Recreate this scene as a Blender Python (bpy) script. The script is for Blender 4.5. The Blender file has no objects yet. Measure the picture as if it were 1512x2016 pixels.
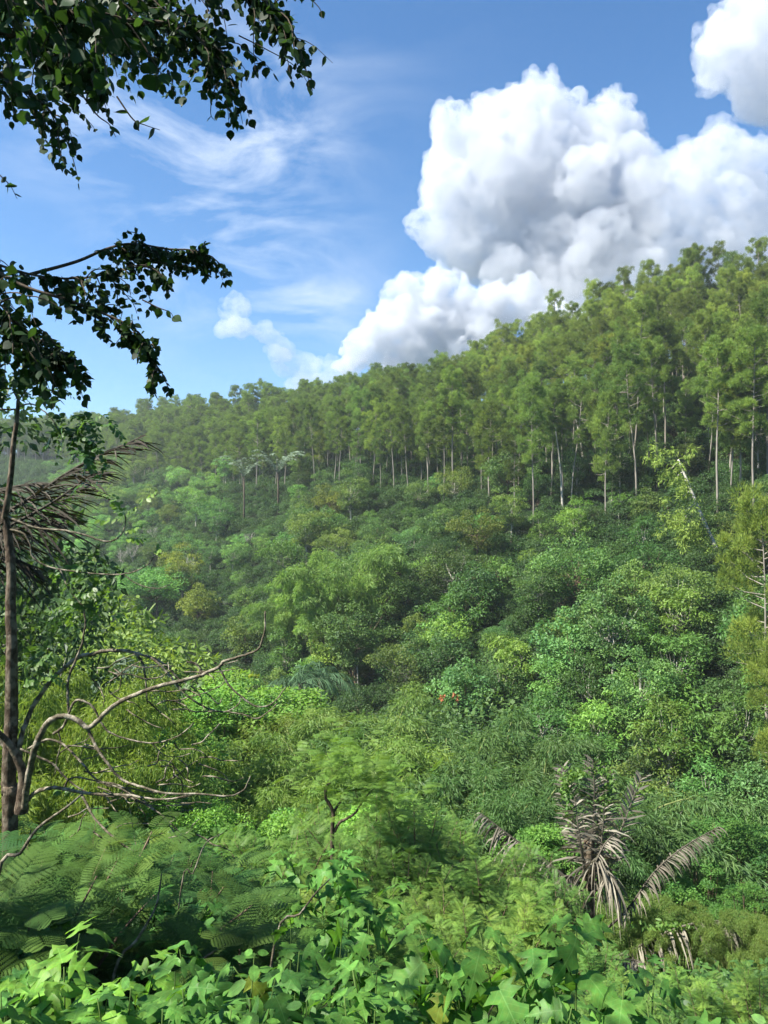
import bpy, math, random
import numpy as np
from mathutils import Vector, Matrix

# ------------------------------------------------------------------ camera, sky, sun, exposure
SC = bpy.context.scene
COL = SC.collection
F = 1480.0                                   # focal length in pixels of the 1512 px wide photograph
CX, CY = 756.0, 1008.0
cam_d = bpy.data.cameras.new('camera'); cam = bpy.data.objects.new('camera', cam_d); COL.objects.link(cam)
cam.location = (0, 0, 0); cam.rotation_euler = (math.radians(90), 0, 0)
cam_d.sensor_fit = 'HORIZONTAL'; cam_d.sensor_width = 36; cam_d.lens = 36 * F / 1512
cam_d.clip_start = 0.05; cam_d.clip_end = 20000
SC.camera = cam
SUN_AZ, SUN_EL = math.radians(-108), math.radians(50)
S = Vector((math.sin(SUN_AZ) * math.cos(SUN_EL), math.cos(SUN_AZ) * math.cos(SUN_EL), math.sin(SUN_EL)))
sun_d = bpy.data.lights.new('sun', 'SUN'); sun = bpy.data.objects.new('sun', sun_d); COL.objects.link(sun)
sun_d.energy = 5.0; sun_d.angle = math.radians(0.53); sun_d.color = (1.0, 0.95, 0.86)
sun.rotation_euler = S.to_track_quat('Z', 'Y').to_euler()
sun.location = (-30, 0, 60)
W = bpy.data.worlds.new('World'); SC.world = W; W.use_nodes = True
SC.view_settings.view_transform = 'Standard'; SC.view_settings.look = 'None'
SC.view_settings.gamma = 1.0; SC.view_settings.use_curve_mapping = False
SC.view_settings.exposure = 1.63
cy = SC.cycles
cy.max_bounces = 14; cy.diffuse_bounces = 3; cy.glossy_bounces = 1; cy.transmission_bounces = 3
cy.volume_bounces = 12; cy.transparent_max_bounces = 24
cy.use_adaptive_sampling = True; cy.adaptive_threshold = 0.008
cy.use_denoising = True; cy.denoiser = 'OPENIMAGEDENOISE'; cy.denoising_prefilter = 'FAST'
cy.caustics_reflective = False; cy.caustics_refractive = False
cy.sample_clamp_indirect = 6.0


def build_world():
    nt = W.node_tree; nt.nodes.clear(); N = nt.nodes.new; L = nt.links.new
    sky = N('ShaderNodeTexSky'); sky.sky_type = 'NISHITA'; sky.sun_disc = False
    sky.sun_elevation = SUN_EL; sky.sun_rotation = SUN_AZ
    sky.altitude = 900; sky.air_density = 1.0; sky.dust_density = 1.4; sky.ozone_density = 2.4
    # thin cirrus: streaky noise on the direction, dense only in one region of the sky
    tc = N('ShaderNodeTexCoord'); sep = N('ShaderNodeSeparateXYZ'); L(tc.outputs['Generated'], sep.inputs[0])
    def math_(op, a, b=None, clamp=False):
        n = N('ShaderNodeMath'); n.operation = op; n.use_clamp = clamp
        for i, v in enumerate((a, b)):
            if v is None: continue
            if isinstance(v, (int, float)): n.inputs[i].default_value = v
            else: L(v, n.inputs[i])
        return n.outputs[0]
    az = math_('ARCTAN2', sep.outputs[0], sep.outputs[1])
    el = math_('ARCSINE', sep.outputs[2])
    comb = N('ShaderNodeCombineXYZ'); L(az, comb.inputs[0]); L(el, comb.inputs[1])
    mp = N('ShaderNodeMapping'); mp.vector_type = 'POINT'
    mp.inputs['Rotation'].default_value = (0, 0, math.radians(24)); mp.inputs['Scale'].default_value = (5.0, 13.0, 1)
    L(comb.outputs[0], mp.inputs[0])
    n1 = N('ShaderNodeTexNoise'); n1.inputs['Scale'].default_value = 1.0; n1.inputs['Detail'].default_value = 9
    n1.inputs['Roughness'].default_value = 0.58; n1.inputs['Distortion'].default_value = 0.5; L(mp.outputs[0], n1.inputs[0])
    n2 = N('ShaderNodeTexNoise'); n2.inputs['Scale'].default_value = 2.6; n2.inputs['Detail'].default_value = 3
    L(comb.outputs[0], n2.inputs[0])
    r1 = N('ShaderNodeMapRange'); r1.inputs[1].default_value = .44; r1.inputs[2].default_value = .74; L(n1.outputs[0], r1.inputs[0])
    total = None
    for (a, e, ra, re, k) in [(-.30, .45, .15, .07, 1.3), (-.18, .46, .13, .10, 1.3), (-.20, .33, .14, .09, 1.2), (-.12, .27, .10, .06, 1.0),
                              (-.25, .52, .22, .07, .7), (1.4, .5, .5, .15, .8), (-1.6, .6, .6, .2, .8), (2.9, .4, .7, .2, .9)]:
        dx = math_('DIVIDE', math_('SUBTRACT', az, a), ra); dy = math_('DIVIDE', math_('SUBTRACT', el, e), re)
        d2 = math_('ADD', math_('MULTIPLY', dx, dx), math_('MULTIPLY', dy, dy))
        g = math_('MULTIPLY', math_('EXPONENT', math_('MULTIPLY', d2, -1.0)), k)
        total = g if total is None else math_('MAXIMUM', total, g)
    f = math_('MULTIPLY', math_('MULTIPLY', r1.outputs[0], total), 0.80, True)
    # low veil near the horizon
    veil = math_('MULTIPLY', math_('EXPONENT', math_('MULTIPLY', math_('ABSOLUTE', el), -6.0)), 0.46)
    mixv = N('ShaderNodeMix'); mixv.data_type = 'RGBA'; L(veil, mixv.inputs[0])
    tint = N('ShaderNodeMix'); tint.data_type = 'RGBA'; tint.blend_type = 'MULTIPLY'; tint.inputs[0].default_value = 1
    L(sky.outputs[0], tint.inputs[6]); tint.inputs[7].default_value = (0.50, 0.90, 1.16, 1)
    L(tint.outputs[2], mixv.inputs[6]); mixv.inputs[7].default_value = (5.2, 6.2, 7.4, 1)
    mix = N('ShaderNodeMix'); mix.data_type = 'RGBA'; L(f, mix.inputs[0])
    L(mixv.outputs[2], mix.inputs[6]); mix.inputs[7].default_value = (6.0, 6.6, 7.4, 1)
    bg = N('ShaderNodeBackground'); bg.inputs[1].default_value = 0.060; L(mix.outputs[2], bg.inputs[0])
    out = N('ShaderNodeOutputWorld'); L(bg.outputs[0], out.inputs[0])
build_world()

# ------------------------------------------------------------------ helpers
RNG = np.random.default_rng(11)

def at(px, py, d):
    """world point at forward distance d seen at photo pixel px, py"""
    return Vector(((px - CX) / F * d, d, (CY - py) / F * d))

def norm(v):
    return v / np.maximum(np.linalg.norm(v, axis=-1, keepdims=True), 1e-9)

def rdir(n, r):
    return norm(r.normal(size=(n, 3)))

class Acc:
    """collects triangles with a per-face tone"""
    def __init__(self): self.V = []; self.T = []; self.C = []; self.n = 0
    def add(self, v, t, c=0.5):
        v = np.asarray(v, float).reshape(-1, 3); t = np.asarray(t, int).reshape(-1, 3)
        self.V.append(v); self.T.append(t + self.n); self.n += len(v)
        self.C.append(np.broadcast_to(np.asarray(c, float), (len(t),)))
    def mesh(self, name, mats, smooth=False):
        v = np.concatenate(self.V) if self.V else np.zeros((0, 3)); t = np.concatenate(self.T) if self.T else np.zeros((0, 3), int)
        c = np.concatenate(self.C) if self.C else np.zeros(0)
        me = bpy.data.meshes.new(name); me.vertices.add(len(v)); me.vertices.foreach_set('co', v.astype(np.float32).ravel())
        me.loops.add(len(t) * 3); me.loops.foreach_set('vertex_index', t.astype(np.int32).ravel())
        me.polygons.add(len(t)); me.polygons.foreach_set('loop_start', np.arange(0, len(t) * 3, 3, dtype=np.int32))
        me.polygons.foreach_set('use_smooth', np.full(len(t), smooth))
        a = me.attributes.new('tone', 'FLOAT', 'FACE'); a.data.foreach_set('value', c.astype(np.float32))
        me.update(calc_edges=True); me.validate()
        for m in (mats if isinstance(mats, (list, tuple)) else [mats]): me.materials.append(m)
        return me

def stamp(acc, tv, tt, P, D, N, L, Wd, tone):
    """stamp a template (along, across, up) on every point"""
    n = len(P)
    if n == 0: return
    A = norm(D); B = np.cross(N, A); B = norm(B); C = np.cross(A, B)
    L = np.broadcast_to(L, (n,)); Wd = np.broadcast_to(Wd, (n,))
    V = (P[:, None] + A[:, None] * (tv[None, :, 0:1] * L[:, None, None]) + B[:, None] * (tv[None, :, 1:2] * Wd[:, None, None])
         + C[:, None] * (tv[None, :, 2:3] * L[:, None, None]))
    T = (tt[None] + (np.arange(n) * len(tv))[:, None, None])
    acc.add(V.reshape(-1, 3), T.reshape(-1, 3), np.repeat(np.broadcast_to(tone, (n,)), len(tt)))

def tube(acc, pts, rads, k=6, tone=0.5, cap=True):
    P = np.array([list(p) for p in pts], float); R = np.broadcast_to(np.asarray(rads, float), (len(P),))
    t = np.gradient(P, axis=0); t = norm(t)
    ref = np.array([0, 0, 1.0]) if abs(t[0][2]) < .9 else np.array([1.0, 0, 0])
    b = norm(np.cross(t[0], ref)); ring = []
    ang = np.arange(k) / k * 2 * math.pi
    for i in range(len(P)):
        b = norm(b - t[i] * np.dot(b, t[i])); c = np.cross(t[i], b)
        ring.append(P[i] + R[i] * (np.cos(ang)[:, None] * b + np.sin(ang)[:, None] * c))
    V = np.concatenate(ring); T = []
    for i in range(len(P) - 1):
        for j in range(k):
            a0 = i * k + j; a1 = i * k + (j + 1) % k; b0 = a0 + k; b1 = a1 + k
            T += [(a0, a1, b1), (a0, b1, b0)]
    if cap:
        V = np.concatenate([V, P[-1:]]); e = len(V) - 1
        for j in range(k): T.append(((len(P) - 1) * k + j, (len(P) - 1) * k + (j + 1) % k, e))
    acc.add(V, T, tone)

def spline(pts, n=6):
    """Catmull-Rom through points"""
    P = np.array([list(p) for p in pts], float)
    if len(P) < 3: return P
    Q = np.vstack([2 * P[0] - P[1], P, 2 * P[-1] - P[-2]]); out = []
    for i in range(1, len(Q) - 2):
        p0, p1, p2, p3 = Q[i - 1:i + 3]
        for s in np.arange(n) / n:
            out.append(.5 * ((2 * p1) + (-p0 + p2) * s + (2 * p0 - 5 * p1 + 4 * p2 - p3) * s * s + (-p0 + 3 * p1 - 3 * p2 + p3) * s ** 3))
    out.append(P[-1]); return np.array(out)

def obj(name, mesh, parent=None, loc=(0, 0, 0), color=None):
    o = bpy.data.objects.new(name, mesh); COL.objects.link(o); o.location = loc
    if parent is not None: o.parent = parent
    if color is not None: o.color = (*color, 1)
    return o

def tag(o, label=None, cat=None, group=None, kind=None):
    if label: o['label'] = label
    if cat: o['category'] = cat
    if group: o['group'] = group
    if kind: o['kind'] = kind
    return o

def thing(name, loc, rz, sc, parts, color, label, cat, group=None, tilt=(0, 0)):
    """an Empty at the base with its parts; parts = [(part name, mesh)]"""
    e = bpy.data.objects.new(name, None); COL.objects.link(e)
    e.empty_display_size = .3
    e.location = loc; e.rotation_euler = (tilt[0], tilt[1], rz); e.scale = sc if hasattr(sc, '__len__') else (sc, sc, sc)
    tag(e, label, cat, group)
    kids = [obj(pn, me, e, color=color) for pn, me in parts]
    return e, kids

# ------------------------------------------------------------------ materials
def new_mat(name):
    m = bpy.data.materials.new(name); m.use_nodes = True; m.node_tree.nodes.clear(); return m

def leaf_mat(name, dark, light, trans=0.3, rough=0.55, spec=0.25, veins=0.0):
    m = new_mat(name); nt = m.node_tree; N = nt.nodes.new; L = nt.links.new
    at_ = N('ShaderNodeAttribute'); at_.attribute_name = 'tone'
    mix = N('ShaderNodeMix'); mix.data_type = 'RGBA'; L(at_.outputs['Fac'], mix.inputs[0])
    mix.inputs[6].default_value = (*dark, 1); mix.inputs[7].default_value = (*light, 1)
    oi = N('ShaderNodeObjectInfo')
    mul = N('ShaderNodeMix'); mul.data_type = 'RGBA'; mul.blend_type = 'MULTIPLY'; mul.inputs[0].default_value = 1
    L(mix.outputs[2], mul.inputs[6]); L(oi.outputs['Color'], mul.inputs[7])
    hsv = N('ShaderNodeHueSaturation'); hsv.inputs['Saturation'].default_value = .93
    if veins == 2:      # pale midrib and side veins, blotches; the leaf's own x runs along the midrib
        tv = N('ShaderNodeTexCoord'); sp = N('ShaderNodeSeparateXYZ'); L(tv.outputs['Object'], sp.inputs[0])
        def mt(op, a, b=None, cl=False):
            n = N('ShaderNodeMath'); n.operation = op; n.use_clamp = cl
            for i, v in enumerate((a, b)):
                if v is None: continue
                if isinstance(v, (int, float)): n.inputs[i].default_value = v
                else: L(v, n.inputs[i])
            return n.outputs[0]
        ay = mt('ABSOLUTE', sp.outputs[1]); mid = mt('SUBTRACT', 1.0, mt('MULTIPLY', ay, 70.0), True)
        ph = mt('FRACT', mt('MULTIPLY', mt('SUBTRACT', sp.outputs[0], mt('MULTIPLY', ay, .75)), 9.0)); lat = mt('SUBTRACT', 1.0, mt('MULTIPLY', mt('ABSOLUTE', mt('SUBTRACT', ph, .5)), 14.0), True)
        vn = mt('MAXIMUM', mid, mt('MULTIPLY', lat, .55)); vm = N('ShaderNodeMix'); vm.data_type = 'RGBA'; vm.blend_type = 'ADD'; L(mt('MULTIPLY', vn, .55), vm.inputs[0])
        nb = N('ShaderNodeTexNoise'); nb.inputs['Scale'].default_value = 3.2; nb.inputs['Detail'].default_value = 5; vadd = N('ShaderNodeVectorMath'); vadd.operation = 'ADD'
        L(tv.outputs['Object'], vadd.inputs[0]); L(oi.outputs['Random'], vadd.inputs[1]); L(vadd.outputs[0], nb.inputs[0])
        bl = N('ShaderNodeMapRange'); bl.inputs[1].default_value = .3; bl.inputs[2].default_value = .7; bl.inputs[3].default_value = .62; bl.inputs[4].default_value = 1.25; L(nb.outputs[0], bl.inputs[0])
        bm_ = N('ShaderNodeVectorMath'); bm_.operation = 'SCALE'; L(mul.outputs[2], bm_.inputs[0]); L(bl.outputs[0], bm_.inputs['Scale'])
        L(bm_.outputs[0], vm.inputs[6]); vm.inputs[7].default_value = (.10, .16, .06, 1); L(vm.outputs[2], hsv.inputs['Color'])
    else: L(mul.outputs[2], hsv.inputs['Color'])
    r = N('ShaderNodeMapRange'); L(oi.outputs['Random'], r.inputs[0]); r.inputs[3].default_value = .8; r.inputs[4].default_value = 1.2
    L(r.outputs[0], hsv.inputs['Value'])
    geo = N('ShaderNodeNewGeometry'); tcd = N('ShaderNodeTexCoord')
    nz = N('ShaderNodeTexNoise'); nz.inputs['Scale'].default_value = 2.2 if veins == 0 else 14; nz.inputs['Detail'].default_value = 2
    L(tcd.outputs['Object'], nz.inputs[0])
    r2 = N('ShaderNodeMapRange'); L(nz.outputs[0], r2.inputs[0]); r2.inputs[1].default_value = .3; r2.inputs[2].default_value = .7
    r2.inputs[3].default_value = .485; r2.inputs[4].default_value = .513
    L(r2.outputs[0], hsv.inputs['Hue'])
    pb = N('ShaderNodeBsdfPrincipled'); L(hsv.outputs[0], pb.inputs['Base Color'])
    pb.inputs['Roughness'].default_value = rough; pb.inputs['Specular IOR Level'].default_value = spec
    tr = N('ShaderNodeBsdfTranslucent')
    yl = N('ShaderNodeMix'); yl.data_type = 'RGBA'; yl.blend_type = 'MULTIPLY'; yl.inputs[0].default_value = 1
    L(hsv.outputs[0], yl.inputs[6]); yl.inputs[7].default_value = (1.5, 1.5, .6, 1); L(yl.outputs[2], tr.inputs[0])
    ms = N('ShaderNodeMixShader'); ms.inputs[0].default_value = trans; L(pb.outputs[0], ms.inputs[1]); L(tr.outputs[0], ms.inputs[2])
    out = N('ShaderNodeOutputMaterial'); L(ms.outputs[0], out.inputs[0])
    return m

def bark_mat(name, a, b, scale=6.0, stretch=.15, bump=.4, moss=None):
    m = new_mat(name); nt = m.node_tree; N = nt.nodes.new; L = nt.links.new
    tc = N('ShaderNodeTexCoord'); mp = N('ShaderNodeMapping'); mp.inputs['Scale'].default_value = (1, 1, stretch); L(tc.outputs['Object'], mp.inputs[0])
    nz = N('ShaderNodeTexNoise'); nz.inputs['Scale'].default_value = scale; nz.inputs['Detail'].default_value = 6; nz.inputs['Roughness'].default_value = .65
    L(mp.outputs[0], nz.inputs[0])
    cr = N('ShaderNodeValToRGB'); cr.color_ramp.elements[0].position = .35; cr.color_ramp.elements[1].position = .68
    cr.color_ramp.elements[0].color = (*a, 1); cr.color_ramp.elements[1].color = (*b, 1); L(nz.outputs[0], cr.inputs[0])
    col = cr.outputs[0]
    if moss:
        n2 = N('ShaderNodeTexNoise'); n2.inputs['Scale'].default_value = scale * .45; n2.inputs['Detail'].default_value = 4; L(tc.outputs['Object'], n2.inputs[0])
        rr = N('ShaderNodeMapRange'); rr.inputs[1].default_value = .48; rr.inputs[2].default_value = .62; L(n2.outputs[0], rr.inputs[0])
        mx = N('ShaderNodeMix'); mx.data_type = 'RGBA'; L(rr.outputs[0], mx.inputs[0]); L(col, mx.inputs[6]); mx.inputs[7].default_value = (*moss, 1); col = mx.outputs[2]
    oi = N('ShaderNodeObjectInfo')
    pb = N('ShaderNodeBsdfPrincipled'); L(col, pb.inputs['Base Color']); pb.inputs['Roughness'].default_value = .85; pb.inputs['Specular IOR Level'].default_value = .15
    bp = N('ShaderNodeBump'); bp.inputs['Strength'].default_value = bump; bp.inputs['Distance'].default_value = .02; L(nz.outputs[0], bp.inputs['Height']); L(bp.outputs[0], pb.inputs['Normal'])
    out = N('ShaderNodeOutputMaterial'); L(pb.outputs[0], out.inputs[0])
    return m

M = dict(
    pine=leaf_mat('pine_needles', (.050, .100, .020), (.175, .255, .045), .34, .6, .10),
    broad=leaf_mat('broad_leaves', (.034, .088, .022), (.125, .225, .046), .33, .5, .25),
    bright=leaf_mat('bright_leaves', (.060, .145, .022), (.140, .275, .040), .36, .5, .25),
    shrub=leaf_mat('shrub_leaves', (.021, .058, .014), (.066, .136, .025), .30, .5, .25),
    bamboo=leaf_mat('bamboo_leaves', (.060, .115, .030), (.140, .215, .050), .35, .5, .25),
    feather=leaf_mat('feathery_leaves', (.050, .125, .026), (.125, .240, .030), .38, .5, .2),
    featherblue=leaf_mat('blue_green_feathery_leaves', (.018, .066, .020), (.070, .160, .030), .32, .6, .10),
    fig=leaf_mat('fig_leaves', (.012, .034, .010), (.036, .085, .017), .32, .5, .12, veins=1),  # colour darkened to stand in for shade from the thinned canopy
    tith=leaf_mat('lobed_leaves', (.045, .145, .018), (.130, .300, .034), .40, .5, .22, veins=2),
    young=leaf_mat('young_pinnate_leaves', (.045, .115, .020), (.110, .200, .030), .4, .45, .3, veins=1),
    palm=leaf_mat('silvery_palm_leaflets', (.090, .130, .095), (.170, .210, .160), .15, .6, .12),
    dead=leaf_mat('dead_palm_leaflets', (.085, .070, .052), (.330, .290, .225), .10, .8, .1),
    flower=leaf_mat('orange_flowers', (.32, .085, .03), (.40, .14, .05), .2, .6, .2),
    dry=leaf_mat('dry_leaves', (.20, .13, .06), (.30, .22, .10), .2, .8, .1),
    pinebark=bark_mat('pine_bark', (.13, .115, .095), (.29, .265, .225), 5, .12),
    palebark=bark_mat('pale_bark', (.26, .24, .19), (.48, .46, .40), 6, .2),
    brownbark=bark_mat('brown_bark', (.07, .048, .032), (.20, .145, .10), 9, .3),
    nearbark=bark_mat('mottled_bark', (.034, .024, .016), (.12, .088, .060), 34, .5, .9, moss=(.17, .14, .10)),
    branchbark=bark_mat('pale_branch_bark', (.044, .036, .024), (.155, .132, .088), 34, 1.0, .8, moss=(.27, .24, .18)),
    twig=bark_mat('dark_twig_bark', (.04, .03, .02), (.11, .085, .06), 30, 1, .3),
    greenstem=bark_mat('green_stem', (.05, .09, .02), (.10, .16, .04), 30, .3, .1),
    culm=bark_mat('bamboo_culm', (.10, .13, .04), (.20, .22, .08), 8, .3, .1),
)

def ground_mat():
    m = new_mat('forest_floor'); nt = m.node_tree; N = nt.nodes.new; L = nt.links.new
    tc = N('ShaderNodeTexCoord'); nz = N('ShaderNodeTexNoise'); nz.inputs['Scale'].default_value = .35; nz.inputs['Detail'].default_value = 8
    L(tc.outputs['Object'], nz.inputs[0]); cr = N('ShaderNodeValToRGB')
    cr.color_ramp.elements[0].position = .38; cr.color_ramp.elements[1].position = .66
    cr.color_ramp.elements[0].color = (.010, .020, .006, 1); cr.color_ramp.elements[1].color = (.028, .050, .014, 1)
    e = cr.color_ramp.elements.new(.8); e.color = (.05, .045, .02, 1)
    L(nz.outputs[0], cr.inputs[0]); pb = N('ShaderNodeBsdfPrincipled'); L(cr.outputs[0], pb.inputs['Base Color']); pb.inputs['Roughness'].default_value = .95
    bp = N('ShaderNodeBump'); bp.inputs['Distance'].default_value = .4; L(nz.outputs[0], bp.inputs['Height']); L(bp.outputs[0], pb.inputs['Normal'])
    out = N('ShaderNodeOutputMaterial'); L(pb.outputs[0], out.inputs[0]); return m

# ------------------------------------------------------------------ terrain
KPX = np.array([-250, 100, 300, 500, 700, 870, 1000, 1150, 1400, 1750.])
BPY = np.array([905, 915, 955, 985, 985, 1005, 1015, 1045, 1040, 1030.])   # foot of the pine stand
RB = np.array([440, 380, 300, 225, 180, 152, 138, 120, 105, 92.])
TPY = np.array([860, 842, 805, 785, 748, 718, 665, 600, 530, 500.])        # skyline of the tree tops
RR = np.array([540, 480, 395, 315, 270, 240, 215, 195, 180, 165.])
RV = np.array([200, 165, 125, 95, 72, 62, 58, 54, 50, 46.])
ZV = np.array([-34, -34, -34, -34, -32, -31, -30, -29, -27, -25.])
TREEH = 19.0

def prof(px):
    f = lambda a: np.interp(px, KPX, a)
    rb, rr, rv, zv = f(RB), f(RR), f(RV), f(ZV)
    zb = (CY - f(BPY)) / F * rb; zr = (CY - f(TPY)) / F * rr - TREEH
    return rb, rr, rv, zv, zb, zr

def smooth_noise(x, y, s, seed):
    a = seed * 1.7
    return (np.sin(x / s + a) * np.cos(y / s * 1.13 + a * 2) + .5 * np.sin(x / s * 2.3 + y / s * 1.7 + a * 3) + .3 * np.cos(x / s * 4.1 - y / s * 3.7 + a)) / 1.8

def hgt(x, y):
    x = np.asarray(x, float); y = np.asarray(y, float)
    ang = np.clip(np.arctan2(x, y), -.80, .80); r = np.hypot(x, y) * np.cos(ang); r = np.maximum(r, .01)
    px = CX + F * np.tan(ang)
    px = np.clip(px, KPX[0], KPX[-1])
    rb, rr, rv, zv, zb, zr = prof(px)
    KX = [0 * r, 1.2 + 0 * r, 3 + 0 * r, 7 + 0 * r, 13 + 0 * r, 30 + 0 * r, rv, rb, rr, rr + 90, rr + 400, 4000 + 0 * r]
    KZ = [-1.6 + 0 * r, -1.75 + 0 * r, -3.1 + 0 * r, -5.3 + 0 * r, -8.2 + 0 * r, -18.5 + 0 * r, zv, zb, zr, zr - 22, zr - 60, zr - 70]
    z = KZ[0].copy()
    for i in range(len(KX) - 1):
        t = np.clip((r - KX[i]) / (KX[i + 1] - KX[i]), 0, 1)
        z = np.where(r >= KX[i], KZ[i] + (KZ[i + 1] - KZ[i]) * t, z)
    # soften the valley fold and add relief
    z = z + smooth_noise(x, y, 14, 1) * np.clip((r - 25) / 60, 0, 1) * 1.6 + smooth_noise(x, y, 3.2, 2) * .25 * np.clip((r - 3) / 10, 0, 1)
    back = np.clip((np.abs(np.arctan2(x, y)) - 1.6) / .8, 0, 1)
    z = z * (1 - back) + back * (-1.6 + .25 * np.minimum(np.hypot(x, y), 150))
    return z

def build_ground():
    rr = np.concatenate([[0.0], np.geomspace(.8, 60, 46), np.arange(63, 620, 5.5), np.geomspace(640, 3900, 14)])
    na = 260; aa = np.linspace(-math.pi, math.pi, na, endpoint=False)
    A, R = np.meshgrid(aa, rr[1:]); X = R * np.sin(A); Y = R * np.cos(A); Z = hgt(X, Y)
    V = np.vstack([[0, 0, -1.6], np.stack([X, Y, Z], -1).reshape(-1, 3)])
    nr = len(rr) - 1; I = np.arange(na); J = (I + 1) % na; T = [np.stack([0 * I, 1 + J, 1 + I], -1)]
    for i in range(nr - 1):
        a = 1 + i * na; b = a + na
        T += [np.stack([a + I, a + J, b + J], -1), np.stack([a + I, b + J, b + I], -1)]
    acc = Acc(); acc.add(V, np.concatenate(T)[:, ::-1])
    o = obj('ground', acc.mesh('ground', ground_mat(), True)); tag(o, 'steep valley slopes of dark soil and leaf litter under the forest', kind='structure')
build_ground()

def on(px, d):
    """ground point at photo column px and forward distance d"""
    x = (px - CX) / F * d
    return np.array([x, d, float(hgt(x, d))])

def proj(p):
    return CX + F * p[0] / p[1], CY - F * p[2] / p[1]

# ------------------------------------------------------------------ leaf templates (along, across, up)
def T_(v, t): return np.array(v, float), np.array(t, int)
DIAMOND = T_([(0, 0, 0), (.45, .5, .08), (1, 0, -.05), (.45, -.5, .08)], [(0, 2, 1), (0, 3, 2)])
LANCE = T_([(0, 0, 0), (.35, .5, .03), (1, 0, -.18), (.35, -.5, .03)], [(0, 2, 1), (0, 3, 2)])
SPIKE = T_([(0, .5, 0), (0, -.5, 0), (1, 0, 0)], [(0, 1, 2)])

def outline_leaf(half, mid, fold=.08, droop=.12, curl=.25):
    """leaf from a half outline [(x,y)], fan strips to the midrib"""
    hx = np.array(half, float); n = len(hx)
    mx = np.clip(np.interp(np.linspace(0, 1, n), np.linspace(0, 1, len(mid)), mid), 0, 1)
    V = [(x, 0, 0) for x in mx] + [(x, y, 0) for x, y in hx] + [(x, -y, 0) for x, y in hx]
    V = np.array(V, float); T = []
    for i in range(n - 1):
        T += [(i, n + i + 1, n + i), (i, i + 1, n + i + 1)]
        T += [(i, 2 * n + i, 2 * n + i + 1), (i, 2 * n + i + 1, i + 1)]
    V[:, 2] = fold * np.abs(V[:, 1]) - droop * V[:, 0] ** 2 - curl * V[:, 1] ** 2
    return V, np.array(T)

OVATE = outline_leaf([(0, 0), (.06, .22), (.25, .42), (.48, .42), (.68, .27), (.82, .10), (1, 0)], [0, .12, .3, .5, .68, .84, 1], .15, .15, .3)
OVAL = outline_leaf([(0, 0), (.15, .20), (.45, .29), (.78, .20), (1, 0)], [0, .2, .5, .8, 1], .1, .1, .2)

def lobed(seed, k=1.0, droop=.25):
    r = np.random.default_rng(seed); j = lambda s: r.normal() * s
    h = [(0, .0), (-.03, .10), (.0, .22), (.03 + j(.02), .34), (.10, .46 * k + j(.03)), (.19, .38), (.23, .25), (.27, .13), (.36, .18), (.46, .33), (.60, .46 * k), (.76 + j(.03), .56 * k + j(.03)),
         (.66, .36), (.58, .22), (.56, .13), (.68, .17), (.78, .13), (.88, .06), (1.06, 0)]
    V, T = outline_leaf(h, [0, 0, .03, .06, .12, .2, .26, .31, .36, .44, .50, .56, .60, .62, .64, .70, .80, .90, 1.06], .10, droop, .35)
    V[:, 2] += .035 * np.sin(V[:, 0] * 9 + seed) * (np.abs(V[:, 1]) + .1) + .03 * np.sin(V[:, 1] * 11 + seed * 2)
    return V, T

def lance_broad(seed):
    r = np.random.default_rng(seed)
    V, T = outline_leaf([(0, 0), (.08, .08), (.22, .20), (.40, .26), (.58, .22), (.75, .13), (.9, .05), (1.1, 0)], [0, .1, .24, .4, .58, .75, .9, 1.1], .2, .4, .3)
    V[:, 2] += .02 * np.sin(V[:, 0] * 10 + seed); return V, T

def bipinnate(npin, nlf, hi=True):
    V = []; T = []
    def quad(p, d, w, l):
        d = np.array(d); d = d / np.linalg.norm(d); s = np.array([-d[1], d[0], 0]); b = len(V)
        V.extend([p, p + d * l * .5 + s * w * .5, p + d * l, p + d * l * .5 - s * w * .5]); T.extend([(b, b + 2, b + 1), (b, b + 3, b + 2)])
    b = len(V); V.extend([np.array([0, .006, 0]), np.array([0, -.006, 0]), np.array([1, 0, 0.])]); T.append((b, b + 1, b + 2))
    for i in range(npin):
        x = .12 + .86 * i / (npin - 1); ln = .42 * (1 - .55 * abs(x - .45)) * (1 if i < npin - 1 else .8)
        for s in (1, -1):
            d = np.array([.28 + .3 * x, s * 1.0, 0]); d /= np.linalg.norm(d); base = np.array([x, 0, 0.])
            if hi:
                for k in range(nlf):
                    f = .06 + .94 * k / nlf; q = base + d * ln * f; ll = .075 * math.sin(math.pi * (.15 + .8 * f)) + .012
                    for s2 in (1, -1):
                        e = np.array([-d[1], d[0], 0]) * s2 * 1.0 + d * .45
                        quad(q, e, .023, ll)
            else:
                n = np.array([-d[1], d[0], 0]); b = len(V); w = .024
                pts = [base]
                for k in range(nlf):
                    f = (k + .5) / nlf; pts.append(base + d * ln * f + n * w * math.sin(math.pi * (.1 + .8 * f)) * (1 if k % 2 else .75))
                tip = base + d * ln
                low = [base + d * ln * (k + .5) / nlf - n * w * math.sin(math.pi * (.1 + .8 * (k + .5) / nlf)) * (1 if k % 2 else .75) for k in range(nlf)]
                V.extend(pts + [tip] + low)
                for k in range(nlf):
                    u0 = b + k; u1 = b + k + 1; l0 = b if k == 0 else b + nlf + 1 + k; l1 = b + nlf + 2 + k
                    T.append((u0, u1, l1)); T.append((u0, l1, l0)) if k else None
                T.append((b + nlf, b + nlf + 1, b + nlf + 1 + nlf))
    V = np.array([list(v) for v in V], float)
    V[:, 2] = -.30 * V[:, 0] ** 2 - .55 * V[:, 1] ** 2 + .05 * np.abs(V[:, 1])
    return V, np.array(T)
BIP_HI = bipinnate(12, 11, True)
BIP_LO = bipinnate(13, 3, False)

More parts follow.
